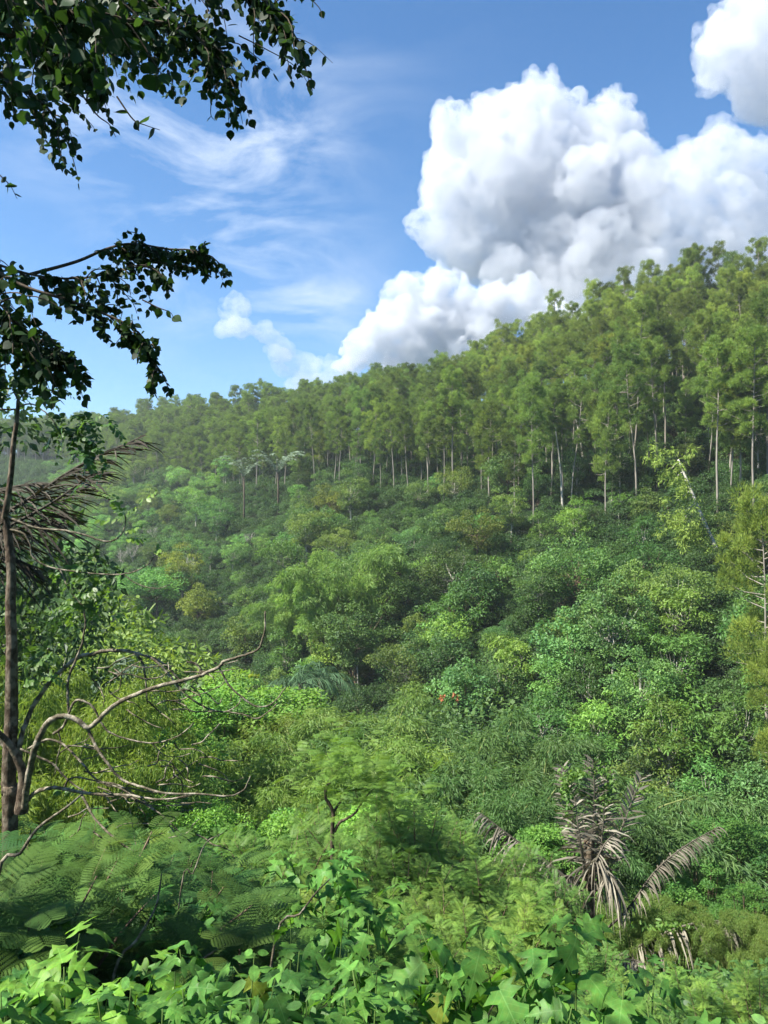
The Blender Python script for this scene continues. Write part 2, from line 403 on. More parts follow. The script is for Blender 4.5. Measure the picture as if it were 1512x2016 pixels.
# ------------------------------------------------------------------ plant prototypes
def clump_leaves(acc, c, rad, n, tmpl, ls, ws, r, tone, up=.6, down=.0, flat=.75, core=None):
    d = rdir(n, r); d[:, 2] = np.where(d[:, 2] < -.35, -d[:, 2] * r.random(n), d[:, 2]); d = norm(d)
    rr_ = rad * (1 - .55 * r.random(n) ** 2.2)
    P = c + d * rr_[:, None] * np.array([1, 1, flat])
    Nn = norm(d * .5 + np.array([0, 0, up]) + r.normal(size=(n, 3)) * .45)
    D = norm(np.cross(Nn, r.normal(size=(n, 3))) + d * .5 - np.array([0, 0, down]))
    t = np.clip(tone + r.normal(size=n) * .16, 0, 1)
    stamp(acc, *tmpl, P, D, Nn, ls * (.7 + .6 * r.random(n)), ws * (.7 + .6 * r.random(n)), t)

def broad_tree(seed, H, R, base, nc, nl, cr, ls, tmpl, mat, bark, asp=.8, down=.0, tone=.5, tr=.16, lean=.4):
    r = np.random.default_rng(seed); fol, wood = Acc(), Acc()
    top = H - cr * .5; cz = (base + top) / 2; rz = (top - base) / 2
    lump = r.normal(size=(5, 3))
    C = []
    for i in range(nc):
        for _ in range(20):
            d = rdir(1, r)[0]
            f = (.45 + .55 * r.random() ** .5) * (1 + .22 * math.sin(3 * d[0] + lump[0, 0] * 3) * math.cos(4 * d[1] + lump[1, 1] * 3))
            wz = 1 if d[2] > 0 else asp
            c = np.array([d[0] * R * f * wz, d[1] * R * f * wz, cz + d[2] * rz * f])
            if all(np.linalg.norm(c - q) > cr * .75 for q in C): break
        C.append(c)
    lx, ly = r.normal(size=2) * lean
    trunk = spline([(0, 0, -1), (lx * .2, ly * .2, base * .5), (lx * .6, ly * .6, base), (lx * .8, ly * .8, (base + cz) / 2), (lx, ly, cz)], 3)
    tube(wood, trunk, np.linspace(tr, tr * .3, len(trunk)), 7)
    for c in C:
        k = r.random() * .35 + .45
        s = trunk[min(len(trunk) - 1, int(k * len(trunk)))]
        mid = (s + c) / 2 + np.array([0, 0, -.12 * R])
        if r.random() < .7: tube(wood, spline([s, mid, s + (c - s) * .85], 2), np.linspace(tr * .32, tr * .07, 5), 4, cap=False)
        rad = cr * (.65 + .6 * r.random())
        clump_leaves(fol, c, rad, int(nl * (rad / cr) ** 2), tmpl, ls, ls * .55, r, tone + r.normal() * .24, down=down)
    return [('trunk', wood.mesh('trunk', M[bark], True)), ('crown', fol.mesh('crown', M[mat]))]

def pine_tree(seed, H, crown=.5, nb=34, R=3.6, dens=1.0):
    r = np.random.default_rng(seed); fol, wood = Acc(), Acc()
    bx, by = r.normal(size=2) * .5
    tz = np.linspace(-1.5, H, 9); tp = np.stack([bx * (tz / H) ** 2 + .12 * np.sin(tz * .4 + seed), by * (tz / H) ** 2 + .12 * np.cos(tz * .33 + seed), tz], -1)
    tube(wood, tp, np.linspace(.18, .04, 9) * (H / 22) ** .5, 7)
    z0 = H * (1 - crown)
    for i in range(nb):
        f = (i + .5) / nb; z = z0 + (H - z0) * f ** .9
        z = min(z, H - .1); p = np.array([np.interp(z, tz, tp[:, 0]), np.interp(z, tz, tp[:, 1]), z])
        ln = R * math.sqrt(max(.09, 1 - (max(0, f - .3) / .74) ** 2)) * (.55 + .6 * r.random()) * (.6 if f < .12 else 1)
        z += r.normal() * .35; a = i * 2.4 + r.normal() * .6; up = .15 + .55 * f + r.normal() * .22
        e = p + np.array([math.cos(a) * ln, math.sin(a) * ln, ln * up])
        m_ = (p + e) / 2 + np.array([0, 0, -ln * .08]); tube(wood, [p, m_, e], [.05, .035, .015], 4, cap=False)
        bt = .5 + r.normal() * .15
        for q, s in ((.55, .65), (.8, .85), (1.0, 1.0)):
            if r.random() > .93: continue
            c = p + (e - p) * q + r.normal(size=3) * .42 + np.array([0, 0, .25 * q * q]); rad = (.66 + .40 * r.random()) * s * (R / 3.4)
            n = int(70 * dens * s * s)
            d = rdir(n, r); d[:, 2] = np.where(d[:, 2] < -.5, -d[:, 2], d[:, 2])
            P = c + d * (rad * (.35 + .65 * r.random(n)))[:, None] * np.array([1, 1, .95])
            # each tuft: three spikes fanning outward
            for k in range(5):
                D = norm(d * .7 + np.array([0, 0, .55]) + r.normal(size=(n, 3)) * .5)
                stamp(fol, *SPIKE, P, D, norm(r.normal(size=(n, 3))), .46 * (.7 + .6 * r.random(n)), .048, np.clip(bt + r.normal(size=n) * .18, 0, 1))
    return [('trunk', wood.mesh('trunk', M['pinebark'], True)), ('crown', fol.mesh('crown', M['pine']))]

def shrub(seed, H, R, nc, nl, cr, ls, mat, tmpl=DIAMOND, wr=.55, down=.1):
    r = np.random.default_rng(seed); fol, wood = Acc(), Acc()
    for i in range(nc):
        a = r.random() * 6.283; q = math.sqrt(r.random()) * R
        z = H * (1 - .55 * (q / R) ** 2) * (.45 + .55 * r.random() ** .6)
        c = np.array([math.cos(a) * q, math.sin(a) * q, z]); rad = cr * (.6 + .7 * r.random())
        clump_leaves(fol, c, rad, int(nl * (rad / cr) ** 2), tmpl, ls, ls * wr, r, .5 + r.normal() * .2, down=down)
        tube(wood, [(c[0] * .1, c[1] * .1, -.5), c * np.array([.6, .6, .5]), c], [.05 * H / 3, .035 * H / 3, .012], 4, cap=False)
    return [('stem', wood.mesh('stem', M['brownbark'], True)), ('foliage', fol.mesh('foliage', M[mat]))]

def bamboo(seed, H, nculm, spread, nleaf, ll, arch=.35, mat='bamboo', up0=.35):
    r = np.random.default_rng(seed); fol, wood = Acc(), Acc()
    for i in range(nculm):
        a = r.random() * 6.283; q = math.sqrt(r.random()); h = H * (1 - .35 * q * r.random()) * (.72 + .3 * r.random()); o = arch * H * (q * .7 + .3 * r.random())
        b = np.array([math.cos(a) * q * spread * .35, math.sin(a) * q * spread * .35, -.8]); oo = np.array([math.cos(a), math.sin(a), 0])
        P = spline([b, b + oo * o * .1 + (0, 0, h * .5), b + oo * o * .45 + (0, 0, h * .88), b + oo * o * .85 + (0, 0, h), b + oo * o * 1.25 + (0, 0, h * .9)], 5)
        tube(wood, P[:int(len(P) * .75)], np.linspace(.045, .008, int(len(P) * .75)), 5, cap=False)
        m = nleaf; f = up0 + (1 - up0) * r.random(m) ** .8; k = np.clip((f * (len(P) - 1)).astype(int), 0, len(P) - 2)
        s = (f * (len(P) - 1) - k)[:, None]; C = P[k] * (1 - s) + P[k + 1] * s
        nodes = np.round(f * 16) / 16
        rad = (.22 + .9 * np.sin(np.pi * np.clip((f - up0) / (1 - up0) * .85 + .12, 0, 1))) * H * .055
        aa = r.random(m) * 6.283 + nodes * 40; off = np.stack([np.cos(aa), np.sin(aa), r.normal(size=m) * .4 - .15], -1) * (rad * (.25 + .75 * r.random(m) ** .5))[:, None]
        D = norm(off * .8 / rad[:, None] + np.array([0, 0, -.55]) + r.normal(size=(m, 3)) * .4)
        Nn = norm(np.array([0, 0, 1.0]) + r.normal(size=(m, 3)) * .5)
        tn = np.clip(.5 + r.normal() * .15 + .15 * np.sin(nodes * 60 + i) + r.normal(size=m) * .15, 0, 1)
        stamp(fol, *LANCE, C + off, D, Nn, ll * (.6 + .7 * r.random(m)), ll * .17, tn)
    return [('culms', wood.mesh('culms', M['culm'], True)), ('foliage', fol.mesh('foliage', M[mat]))]

def feather_shrub(seed, H, R, nst, nlf, fl, hi, mat):
    r = np.random.default_rng(seed); fol, wood = Acc(), Acc(); tm = BIP_HI if hi else BIP_LO
    for i in range(nst):
        a = i / nst * 6.283 + r.normal() * .4; q = R * (.25 + .75 * r.random()); h = H * (.6 + .42 * r.random()) * (1 - .25 * q / R)
        oo = np.array([math.cos(a), math.sin(a), 0])
        P = spline([(0, 0, -.4), oo * q * .3 + (0, 0, h * .45), oo * q * .7 + (0, 0, h * .82), oo * q + (0, 0, h)], 5)
        tube(wood, P, np.linspace(.022 * H / 3 + .006, .005, len(P)), 5, cap=False)
        k0 = r.random()
        f = np.linspace(.28, 1, nlf); k = np.clip((f * (len(P) - 1)).astype(int), 0, len(P) - 2); s = (f * (len(P) - 1) - k)[:, None]
        C = P[k] * (1 - s) + P[k + 1] * s; aa = np.arange(nlf) * 2.4 + k0 * 6
        D = norm(np.stack([np.cos(aa), np.sin(aa), .25 + .55 * f], -1) + oo * .3 + r.normal(size=(nlf, 3)) * .15)
        Nn = norm(np.array([0, 0, 1.0]) + D * -.3 + r.normal(size=(nlf, 3)) * .18)
        L = fl * (.65 + .5 * r.random(nlf)) * (1 - .25 * (f > .93))
        stamp(fol, *tm, C + norm(D) * .02, D, Nn, L, L, np.clip(.35 + .45 * f * r.random(nlf) + .12 * r.normal(size=nlf), 0, 1))
    return [('stem', wood.mesh('stem', M['brownbark'], True)), ('foliage', fol.mesh('foliage', M[mat]))]

def bare_tree(seed, H, spread, bark='palebark', n0=7):
    r = np.random.default_rng(seed); wood = Acc()
    def grow(p, d, L, rad, lev):
        e = p + d * L; m_ = (p + e) / 2 + r.normal(size=3) * L * .06
        tube(wood, [p, m_, e], [rad, rad * .8, rad * .55], 4, cap=False)
        if lev == 0: return
        for _ in range(3 if lev > 1 else 4):
            nd = norm(d + r.normal(size=3) * .42 + np.array([0, 0, .22])); grow(p + (e - p) * (.5 + .5 * r.random()), nd, L * (.55 + .2 * r.random()), rad * .5, lev - 1)
    p = np.array([0, 0, -.8]); tp = [p, np.array([.1, 0, H * .25]), np.array([0, .1, H * .45])]
    tube(wood, tp, [.17 * H / 9, .14 * H / 9, .1 * H / 9], 6, cap=False)
    for i in range(n0):
        a = i * 2.4; d = norm(np.array([math.cos(a) * spread, math.sin(a) * spread, 1.0 + .3 * r.random()])); grow(np.array([0, 0, H * (.18 + .25 * r.random())]), d, H * .32, .075 * H / 9, 3)
    return [('branches', wood.mesh('branches', M[bark], True))]

def frond_mesh(seed, path, ll, mat='dead', n=44, wid=.035, droop=.7, side=1.0, curl=.3, fold=.3, ragged=.15, tone=.55, name='frond', start=.12, ref=(.05, 0, 1.0)):
    """a palm frond: rachis along path with two rows of leaflets"""
    r = np.random.default_rng(seed); acc = Acc(); P = spline(path, 7); tube(acc, P, np.linspace(.035, .008, len(P)) * (ll / .5) ** .5, 5, tone=.25, cap=False)
    T = norm(np.gradient(P, axis=0)); f = np.linspace(start, 1, n)
    k = np.clip((f * (len(P) - 1)).astype(int), 0, len(P) - 2); s = (f * (len(P) - 1) - k)[:, None]
    C = P[k] * (1 - s) + P[k + 1] * s; Tt = T[k]
    up = np.array([0, 0, 1.0])
    sd = norm(np.cross(Tt, np.array(ref)))
    for sg in (1, -1):
        L = ll * (.55 + .55 * np.sin(np.pi * np.clip(f, .08, .97))) * (1 + r.normal(size=n) * ragged)
        keep = r.random(n) > ragged * .8
        D = norm(sd * sg * side + Tt * (.55 + .5 * f)[:, None] - up * (droop * (.5 + .5 * r.random(n)))[:, None] + r.normal(size=(n, 3)) * (.10 + ragged * .5))
        # each leaflet: three-section drooping ribbon
        w = wid * (.8 + .5 * r.random(n))
        for i in range(n):
            if not keep[i]: continue
            d = D[i]; nn = np.cross(d, norm(Tt[i] + r.normal(size=3) * .5)); nn = norm(nn); b = norm(np.cross(nn, d))
            g = np.array([0, 0, -1.0]) * curl * L[i]
            q = [C[i], C[i] + d * L[i] * .4 + g * .12, C[i] + d * L[i] * .75 + g * .45, C[i] + d * L[i] + g * (.9 + .3 * r.random())]
            ww = [w[i] * .35, w[i] * .6, w[i] * .42, 0]
            v = []
            for a_, c_ in zip(q, ww): v += [a_ + b * c_, a_ - b * c_]
            tt = [(0, 1, 3), (0, 3, 2), (2, 3, 5), (2, 5, 4), (4, 5, 6)]
            acc.add(v, tt, np.clip(tone + r.normal() * .25, 0, 1))
    return acc.mesh(name, M[mat])

# ------------------------------------------------------------------ prototypes
PINES = [pine_tree(100 + i, [22, 20, 23, 19, 21, 18][i], [.54, .60, .46, .62, .55, .70][i], [34, 36, 30, 34, 36, 36][i], [3.2, 3.5, 2.9, 3.4, 3.1, 3.8][i], 1.1) for i in range(6)]
BROADS = [broad_tree(200, 9, 3.4, 3.0, 46, 130, .95, .26, DIAMOND, 'broad', 'brownbark'),
          broad_tree(201, 8, 3.8, 2.2, 52, 120, .95, .24, DIAMOND, 'broad', 'palebark'),
          broad_tree(202, 11, 3.2, 4.0, 48, 130, .9, .25, DIAMOND, 'broad', 'palebark'),
          broad_tree(203, 7, 3.0, 1.6, 40, 130, .9, .28, DIAMOND, 'broad', 'brownbark')]
BRIGHTS = [broad_tree(210, 8, 3.2, 2.2, 44, 70, .85, .38, OVAL, 'bright', 'palebark', down=.35),
           broad_tree(211, 7, 3.6, 1.6, 50, 70, .85, .36, OVAL, 'bright', 'brownbark', down=.35),
           broad_tree(212, 9, 2.8, 2.6, 40, 70, .80, .36, OVAL, 'bright', 'palebark', down=.35)]
SLIM = broad_tree(215, 11, 1.6, 4.0, 20, 60, .75, .34, OVAL, 'bright', 'palebark', lean=.1, tr=.12)
FLAT = [broad_tree(220, 9, 4.2, 4.6, 60, 150, 1.1, .28, DIAMOND, 'broad', 'brownbark', asp=1.0)]
SHRUBS = [shrub(300 + i, [3.4, 2.8, 4.0, 3.0][i], [2.4, 2.7, 2.2, 2.9][i], [26, 30, 26, 32][i], 95, .75, .24, 'shrub') for i in range(4)]
BAMBOOS = [bamboo(400, 12, 30, 5, 600, .42, .42), bamboo(401, 9, 26, 4, 420, .42, .50), bamboo(402, 7, 24, 3.4, 420, .34, .55)]
NEARBAM = [bamboo(410, 7.5, 44, 4.5, 900, .20, .50), bamboo(411, 6, 44, 4.2, 900, .18, .58)]
VINES = [shrub(320 + i, [8.4, 7.2, 9.6][i], [4.0, 4.4, 3.6][i], 150, 210, .62, .16, 'feather') for i in range(3)]
FEATHER_LO = [feather_shrub(500 + i, [3.4, 2.9, 4.0][i], [1.5, 1.6, 1.4][i], 22, 26, .34, False, 'feather') for i in range(3)]
FEATHER_HI = [feather_shrub(510 + i, [2.3, 2.0][i], [1.1, 1.2][i], 11, 15, .36, True, 'featherblue') for i in range(2)]


def tone_word(c):
    r_, g, b = c
    if r_ > 1.12: return 'yellow-green'
    if g < .80: return 'dark green'
    if b > 1.2: return 'blue-green'
    return 'mid-green'

def ordinal(n):
    s = {1: 'st', 2: 'nd', 3: 'rd'}.get(n % 10 if n % 100 not in (11, 12, 13) else 0, 'th'); return f'{n}{s}'

def tint(r, yel=.1, val=.12, base=(1, 1, 1)):
    y = max(r.normal() * yel, -.16); v = max(.6, 1 + r.normal() * val)
    return tuple(float(np.clip(x, .35, 2.2)) for x in (base[0] * v * (1 + y * 1.3), base[1] * v * (1 + y * .2), base[2] * v * (1 - y)))

def scatter(n, px0, px1, t0, t1, space, seed, tries=14, excl=()):
    """points on the far hillside; t: 0 valley floor, 1 foot of the pines, 2 ridge; min spacing in metres, density even on the ground"""
    r = np.random.default_rng(seed); out = []; grid = {}
    K = n * tries
    px = r.uniform(px0, px1, K); t = r.uniform(t0, t1, K); a = r.random(K)
    rb, rr, rv, zv, zb, zr = prof(px)
    d = np.where(t < 1, rv + (rb - rv) * t, rb + (rr - rb) * (t - 1)); x = (px - CX) / F * d; z = hgt(x, d)
    # even density in world space: accept in proportion to the cell size
    wgt = d * np.where(t < 1, rb - rv, rr - rb); wgt = wgt / wgt.max()
    for i in range(K):
        if a[i] > wgt[i]: continue
        key = (int(x[i] // space), int(d[i] // space)); ok = True
        for dx in (-1, 0, 1):
            for dy in (-1, 0, 1):
                for (qx, qy) in grid.get((key[0] + dx, key[1] + dy), ()):
                    if (qx - x[i]) ** 2 + (qy - d[i]) ** 2 < space * space: ok = False
        if not ok: continue
        if any(abs(px[i] - e[0]) < e[2] and abs((CY - F * z[i] / d[i]) - e[1]) < e[3] for e in excl): continue
        grid.setdefault(key, []).append((x[i], d[i])); out.append((px[i], t[i], x[i], d[i], z[i]))
        if len(out) >= n: break
    return out

def scatter_stuff(name, pts, src, label, seed, smin, smax, color=(1, 1, 1), rise=0.0):
    """one object: copies of src's mesh on points, by geometry nodes"""
    r = np.random.default_rng(seed); n = len(pts)
    me = bpy.data.meshes.new(name); me.vertices.add(n); me.vertices.foreach_set('co', np.asarray(pts, np.float32).ravel())
    a = me.attributes.new('size', 'FLOAT', 'POINT'); a.data.foreach_set('value', r.uniform(smin, smax, n).astype(np.float32))
    b = me.attributes.new('turn', 'FLOAT_VECTOR', 'POINT'); rot = np.zeros((n, 3), np.float32); rot[:, 2] = r.random(n) * 6.283; rot[:, :2] = r.normal(size=(n, 2)) * .06
    b.data.foreach_set('vector', rot.ravel())
    o = obj(name, me, color=color)
    ng = bpy.data.node_groups.new(name, 'GeometryNodeTree')
    ng.interface.new_socket('Geometry', in_out='INPUT', socket_type='NodeSocketGeometry'); ng.interface.new_socket('Geometry', in_out='OUTPUT', socket_type='NodeSocketGeometry')
    N = ng.nodes.new; L = ng.links.new
    gi = N('NodeGroupInput'); go = N('NodeGroupOutput'); oi = N('GeometryNodeObjectInfo'); oi.inputs[0].default_value = src; oi.transform_space = 'ORIGINAL'
    ip = N('GeometryNodeInstanceOnPoints'); sz = N('GeometryNodeInputNamedAttribute'); sz.data_type = 'FLOAT'; sz.inputs[0].default_value = 'size'
    tn = N('GeometryNodeInputNamedAttribute'); tn.data_type = 'FLOAT_VECTOR'; tn.inputs[0].default_value = 'turn'
    L(gi.outputs[0], ip.inputs['Points']); L(oi.outputs['Geometry'], ip.inputs['Instance']); L(tn.outputs[0], ip.inputs['Rotation']); L(sz.outputs[0], ip.inputs['Scale'])
    L(ip.outputs[0], go.inputs[0])
    md = o.modifiers.new('scatter', 'NODES'); md.node_group = ng
    tag(o, label, kind='stuff'); return o

r0 = np.random.default_rng(5)

# ---------------------------------------------------------------- pines of the far stand
def build_pines():
    pts = scatter(2200, -160, 1660, 1.0, 2.22, 4.7, 21, 40)
    pts += [(p, .93, *on(p, prof(p)[0] * .96)) for p in (1012, 1050)]
    pts = [p for p in pts if not (1270 < p[0] < 1420 and p[1] < 1.12)]
    # hand placed trunks that show in the photograph: column, row of the foot, height of the tree
    spec = [(875, 1000, 22), (843, 985, 21), (985, 895, 22), (1108, 990, 20), (1215, 880, 22), (1411, 1030, 26), (1457, 1000, 23), (744, 940, 20), (772, 905, 20), (1290, 905, 22), (1032, 880, 21)]
    for (px, py, h) in spec:
        rb, rr, rv, zv, zb, zr = prof(px); ds = np.linspace(rv, rr, 400); x = (px - CX) / F * ds; z = hgt(x, ds); k = np.argmin(np.abs(CY - F * z / ds - py))
        pts.append((px, 1.0 if py > 960 else 1.15, x[k], ds[k], z[k], h))
    order = sorted(range(len(pts)), key=lambda i: pts[i][3] * (1 if len(pts[i]) < 6 else .3))
    inview = [i for i in order if -70 < pts[i][0] < 1580]; ind = set(inview[:285]); rest = [i for i in order if i not in ind]
    items = []
    for i in sorted(ind, key=lambda i: pts[i][0]):
        p = pts[i]; r = np.random.default_rng(7000 + i); k = int(r.integers(0, 6)); k = k if p[1] > 1.25 else (0, 2, 4, 1, 3, 2)[k]
        zone_y = .25 if (p[0] > 880 and p[1] > 1.3) else 0.0  # warmer tint puts sunlight into the upper right crowns' colour
        c = tint(r, .06, .20, (1.10 + zone_y, 1.12 + zone_y * .35, 1.05)); h0 = [22, 20, 23, 19, 21, 18][k]
        s = (p[5] / h0) if len(p) > 5 else r.uniform(.85, 1.12)
        if p[1] < 1.25 and len(p) < 6: s *= r.uniform(.72, 1.12)
        items.append((p, k, c, s, r))
    rows = {0: [], 1: [], 2: [], 3: []}
    for it in items:
        t = it[0][1]; rows[0 if t < 1.13 else 1 if t < 1.4 else 2 if t < 1.75 else 3].append(it)
    rowtxt = ['in the front row of the stand', 'behind the front row of pines', 'halfway up the pine stand', 'near the ridge crest']
    for k, its in rows.items():
        its.sort(key=lambda a: a[0][0])
        for j, (p, kk, c, s, r) in enumerate(its):
            lab = f'{tone_word(c)} pine, {ordinal(j + 1)} from the left {rowtxt[k]}'
            thing('pine_tree', (p[2], p[3], p[4]), r.random() * 6.28, (s * r.uniform(.78, 1.0), s * r.uniform(.78, 1.0), s * r.uniform(.9, 1.08)), PINES[kk], c, lab, 'pine tree', 'pines of the stand on the far hillside', (r.normal() * .025, r.normal() * .025))
    srcs = {}
    for o in bpy.data.objects:
        if o.name.startswith('crown') and o.parent and o.parent.name.startswith('pine_tree'):
            for k in range(6):
                if o.data == PINES[k][1][1]: srcs.setdefault(k, [None, None])[1] = o
        if o.name.startswith('trunk') and o.parent and o.parent.name.startswith('pine_tree'):
            for k in range(6):
                if o.data == PINES[k][0][1]: srcs.setdefault(k, [None, None])[0] = o
    for k in (0, 3, 5):
        pp = [pts[i][2:5] for j, i in enumerate(rest) if (0, 3, 5)[j % 3] == k]
        scatter_stuff('distant_pine_forest', pp, srcs[k][1], 'crowns of the pine forest running over the ridge, too many to count', 40 + k, .85, 1.12, (1.14, 1.14, 1.05))
        scatter_stuff('distant_pine_trunks', pp, srcs[k][0], 'pale trunks of the pine forest behind the nearer pines', 40 + k, .85, 1.12)
build_pines()

# ---------------------------------------------------------------- far slope below the pines: undergrowth, shrubs, broadleaf trees
TREES = []      # (proto list, kind word, p, scale, colour) collected, then labelled by rank
def place_tree(protos, kind, px, d, s, c, z=None, extra=''):
    x = (px - CX) / F * d; TREES.append((protos, kind, px, x, d, float(hgt(x, d)) if z is None else z, s, c, extra))

def foot_at(px, py, lo=None, hi=None):
    """distance where the ground of the far slope is seen at px,py"""
    rb, rr, rv, zv, zb, zr = prof(px); ds = np.linspace(lo or rv, hi or rr, 500); x = (px - CX) / F * ds; z = hgt(x, ds)
    return float(ds[np.argmin(np.abs(CY - F * z / ds - py))])

def build_slope():
    # shrubs that carpet the slope
    pts = scatter(5200, -200, 1700, -.12, 1.7, 2.3, 31, 40)
    order = sorted(range(len(pts)), key=lambda i: pts[i][3]); inv = [i for i in order if 150 < pts[i][0] < 1540]
    step = inv[:900][::5][:170]; ind = set(step); rest = [i for i in order if i not in ind]
    its = []
    for i in ind:
        p = pts[i]; r = np.random.default_rng(9000 + i); its.append((p, r, tint(r, .10, .16)))
    band = lambda t: 0 if t < .3 else 1 if t < .6 else 2
    txt = ['low on the far slope', 'halfway up the far slope', 'just under the pines']
    cnt = [0, 0, 0]; first = {}
    for (p, r, c) in sorted(its, key=lambda a: a[0][0]):
        b = band(p[1]); cnt[b] += 1; k = int(r.integers(0, 4))
        e, kids = thing('shrub', (p[2], p[3], p[4]), r.random() * 6.28, r.uniform(.8, 1.25), SHRUBS[k], c, f'{tone_word(c)} leafy shrub, {ordinal(cnt[b])} from the left {txt[b]}', 'shrub', 'shrubs on the far slope')
        first.setdefault(k, kids[1])
    for k in range(4):
        scatter_stuff('undergrowth', [pts[i][2:5] for j, i in enumerate(rest) if j % 4 == k], first[k], 'dense green shrubs covering the slope under the trees', 60 + k, .75, 1.3, [(1, 1, 1), (.85, .95, .9), (1.1, 1.08, 1), (.8, .85, .85)][k])
    # broadleaf trees
    for (n, a, b, t0, t1, sp, seed, kinds) in [(120, 540, 1540, .0, .86, 5.8, 71, 'BBBGG'), (150, 90, 620, .0, .98, 6.2, 72, 'BBBBG'), (44, 820, 1560, -.08, .40, 5.5, 73, 'GGB'), (12, 850, 1540, 1.0, 1.15, 9, 75, 'B'), (14, 150, 900, .85, 1.1, 12, 76, 'B')]:
        for q in scatter(n, a, b, t0, t1, sp, seed, 30, excl=((610, 1250, 120, 100), (515, 1010, 70, 60), (1385, 1120, 85, 140))):
            r = np.random.default_rng(int(q[2] * 100) % 100000 + seed)
            kd = kinds[int(r.integers(0, len(kinds)))]
            if kd == 'B': place_tree([BROADS[int(r.integers(0, 4))]], 'broadleaf tree', q[0], q[3], r.uniform(.55, 1.4), tint(r, .22, .34, (1.1, 1.08, 1.02) if q[0] > 560 else (1.4, 1.35, 1.2)))
            else: place_tree([BRIGHTS[int(r.integers(0, 3))]], 'bright-leaved tree', q[0], q[3], r.uniform(.6, 1.0), tint(r, .14, .20, (.92, .95, .95)))
    # trees one can name in the photograph: foot row estimated below the crown
    for (px, py, s, pr, kd, c) in [
        (1290, 1480, 1.05, BRIGHTS[1], 'bright-leaved tree', (1.1, 1.12, 1)), (1180, 1540, .9, BRIGHTS[0], 'bright-leaved tree', (1.15, 1.15, 1)), (1350, 1560, 1.0, BRIGHTS[1], 'bright-leaved tree', (1.1, 1.15, 1)),
        (1090, 1450, .9, BRIGHTS[2], 'bright-leaved tree', (.95, 1.05, 1)), (1205, 1400, 1.15, BROADS[2], 'broadleaf tree', (1.15, 1.2, 1.3)), (1130, 1240, 1.3, BROADS[0], 'broadleaf tree', (1.15, 1.25, 1.2)),
        (1330, 1260, 1.1, BROADS[1], 'broadleaf tree', (1.6, 1.35, 1.1)), (900, 1280, 1.2, BRIGHTS[1], 'bright-leaved tree', (.75, .85, .9)), (980, 1420, .95, BROADS[1], 'broadleaf tree', (1.0, 1.05, 1)),
        (1000, 1010, 1.35, BROADS[0], 'broadleaf tree', (1.2, 1.15, 1.15)), (720, 1180, 1.3, BROADS[1], 'broadleaf tree', (1.1, 1.1, 1.3)), (640, 1110, 1.2, BROADS[0], 'broadleaf tree', (1.2, 1.25, 1.3)),
        (705, 1370, .85, BROADS[2], 'broadleaf tree', (1.1, 1.15, 1.2)), (310, 1240, 1.6, FLAT[0], 'flat-crowned tree', (1.0, 1.35, 1.0)), (430, 1060, 1.5, BROADS[1], 'broadleaf tree', (.9, 1.3, .9)),
        (1250, 1360, .9, BRIGHTS[0], 'bright-leaved tree', (.9, 1, .9)), (850, 1100, 1.1, BROADS[3], 'broadleaf tree', (1.2, 1.2, 1.3)), (1060, 1260, 1.0, BROADS[2], 'broadleaf tree', (1.0, 1.0, 1))]:
        place_tree([pr], kd, px, foot_at(px, py), s, c)
    for (px, py, s) in [(1142, 1078, .92), (1218, 1040, .62), (1252, 1050, .6)]:
        place_tree([SLIM], 'slim tree', px, foot_at(px, py), s, (1.1, 1.1, .8))
build_slope()

def flush_trees():
    groups = {}
    for t in TREES: groups.setdefault(t[1], []).append(t)
    for kd, ts in groups.items():
        def zone(t):
            px, py = proj((t[3], t[4], t[5])); return 'between the pine trunks' if py < 1010 else 'on the upper slope' if py < 1180 else 'halfway down the slope' if py < 1330 else 'low on the slope'
        z = {}
        for t in ts: z.setdefault(zone(t), []).append(t)
        for zn, tt in z.items():
            tt.sort(key=lambda t: t[2])
            for j, (pr, k_, px, x, d, zz, s, c, ex) in enumerate(tt):
                r = np.random.default_rng(int(px * 7 + d * 13)); lab = f'{tone_word(c)} {kd}, {ordinal(j + 1)} from the left {zn}'
                nm = kd.replace('-', '_').replace(' ', '_')
                thing(nm, (x, d, zz), r.random() * 6.28, (s, s, s * r.uniform(.92, 1.1)), pr[0], c, lab, 'tree', f'{kd}s on the far slope')

flush_trees()

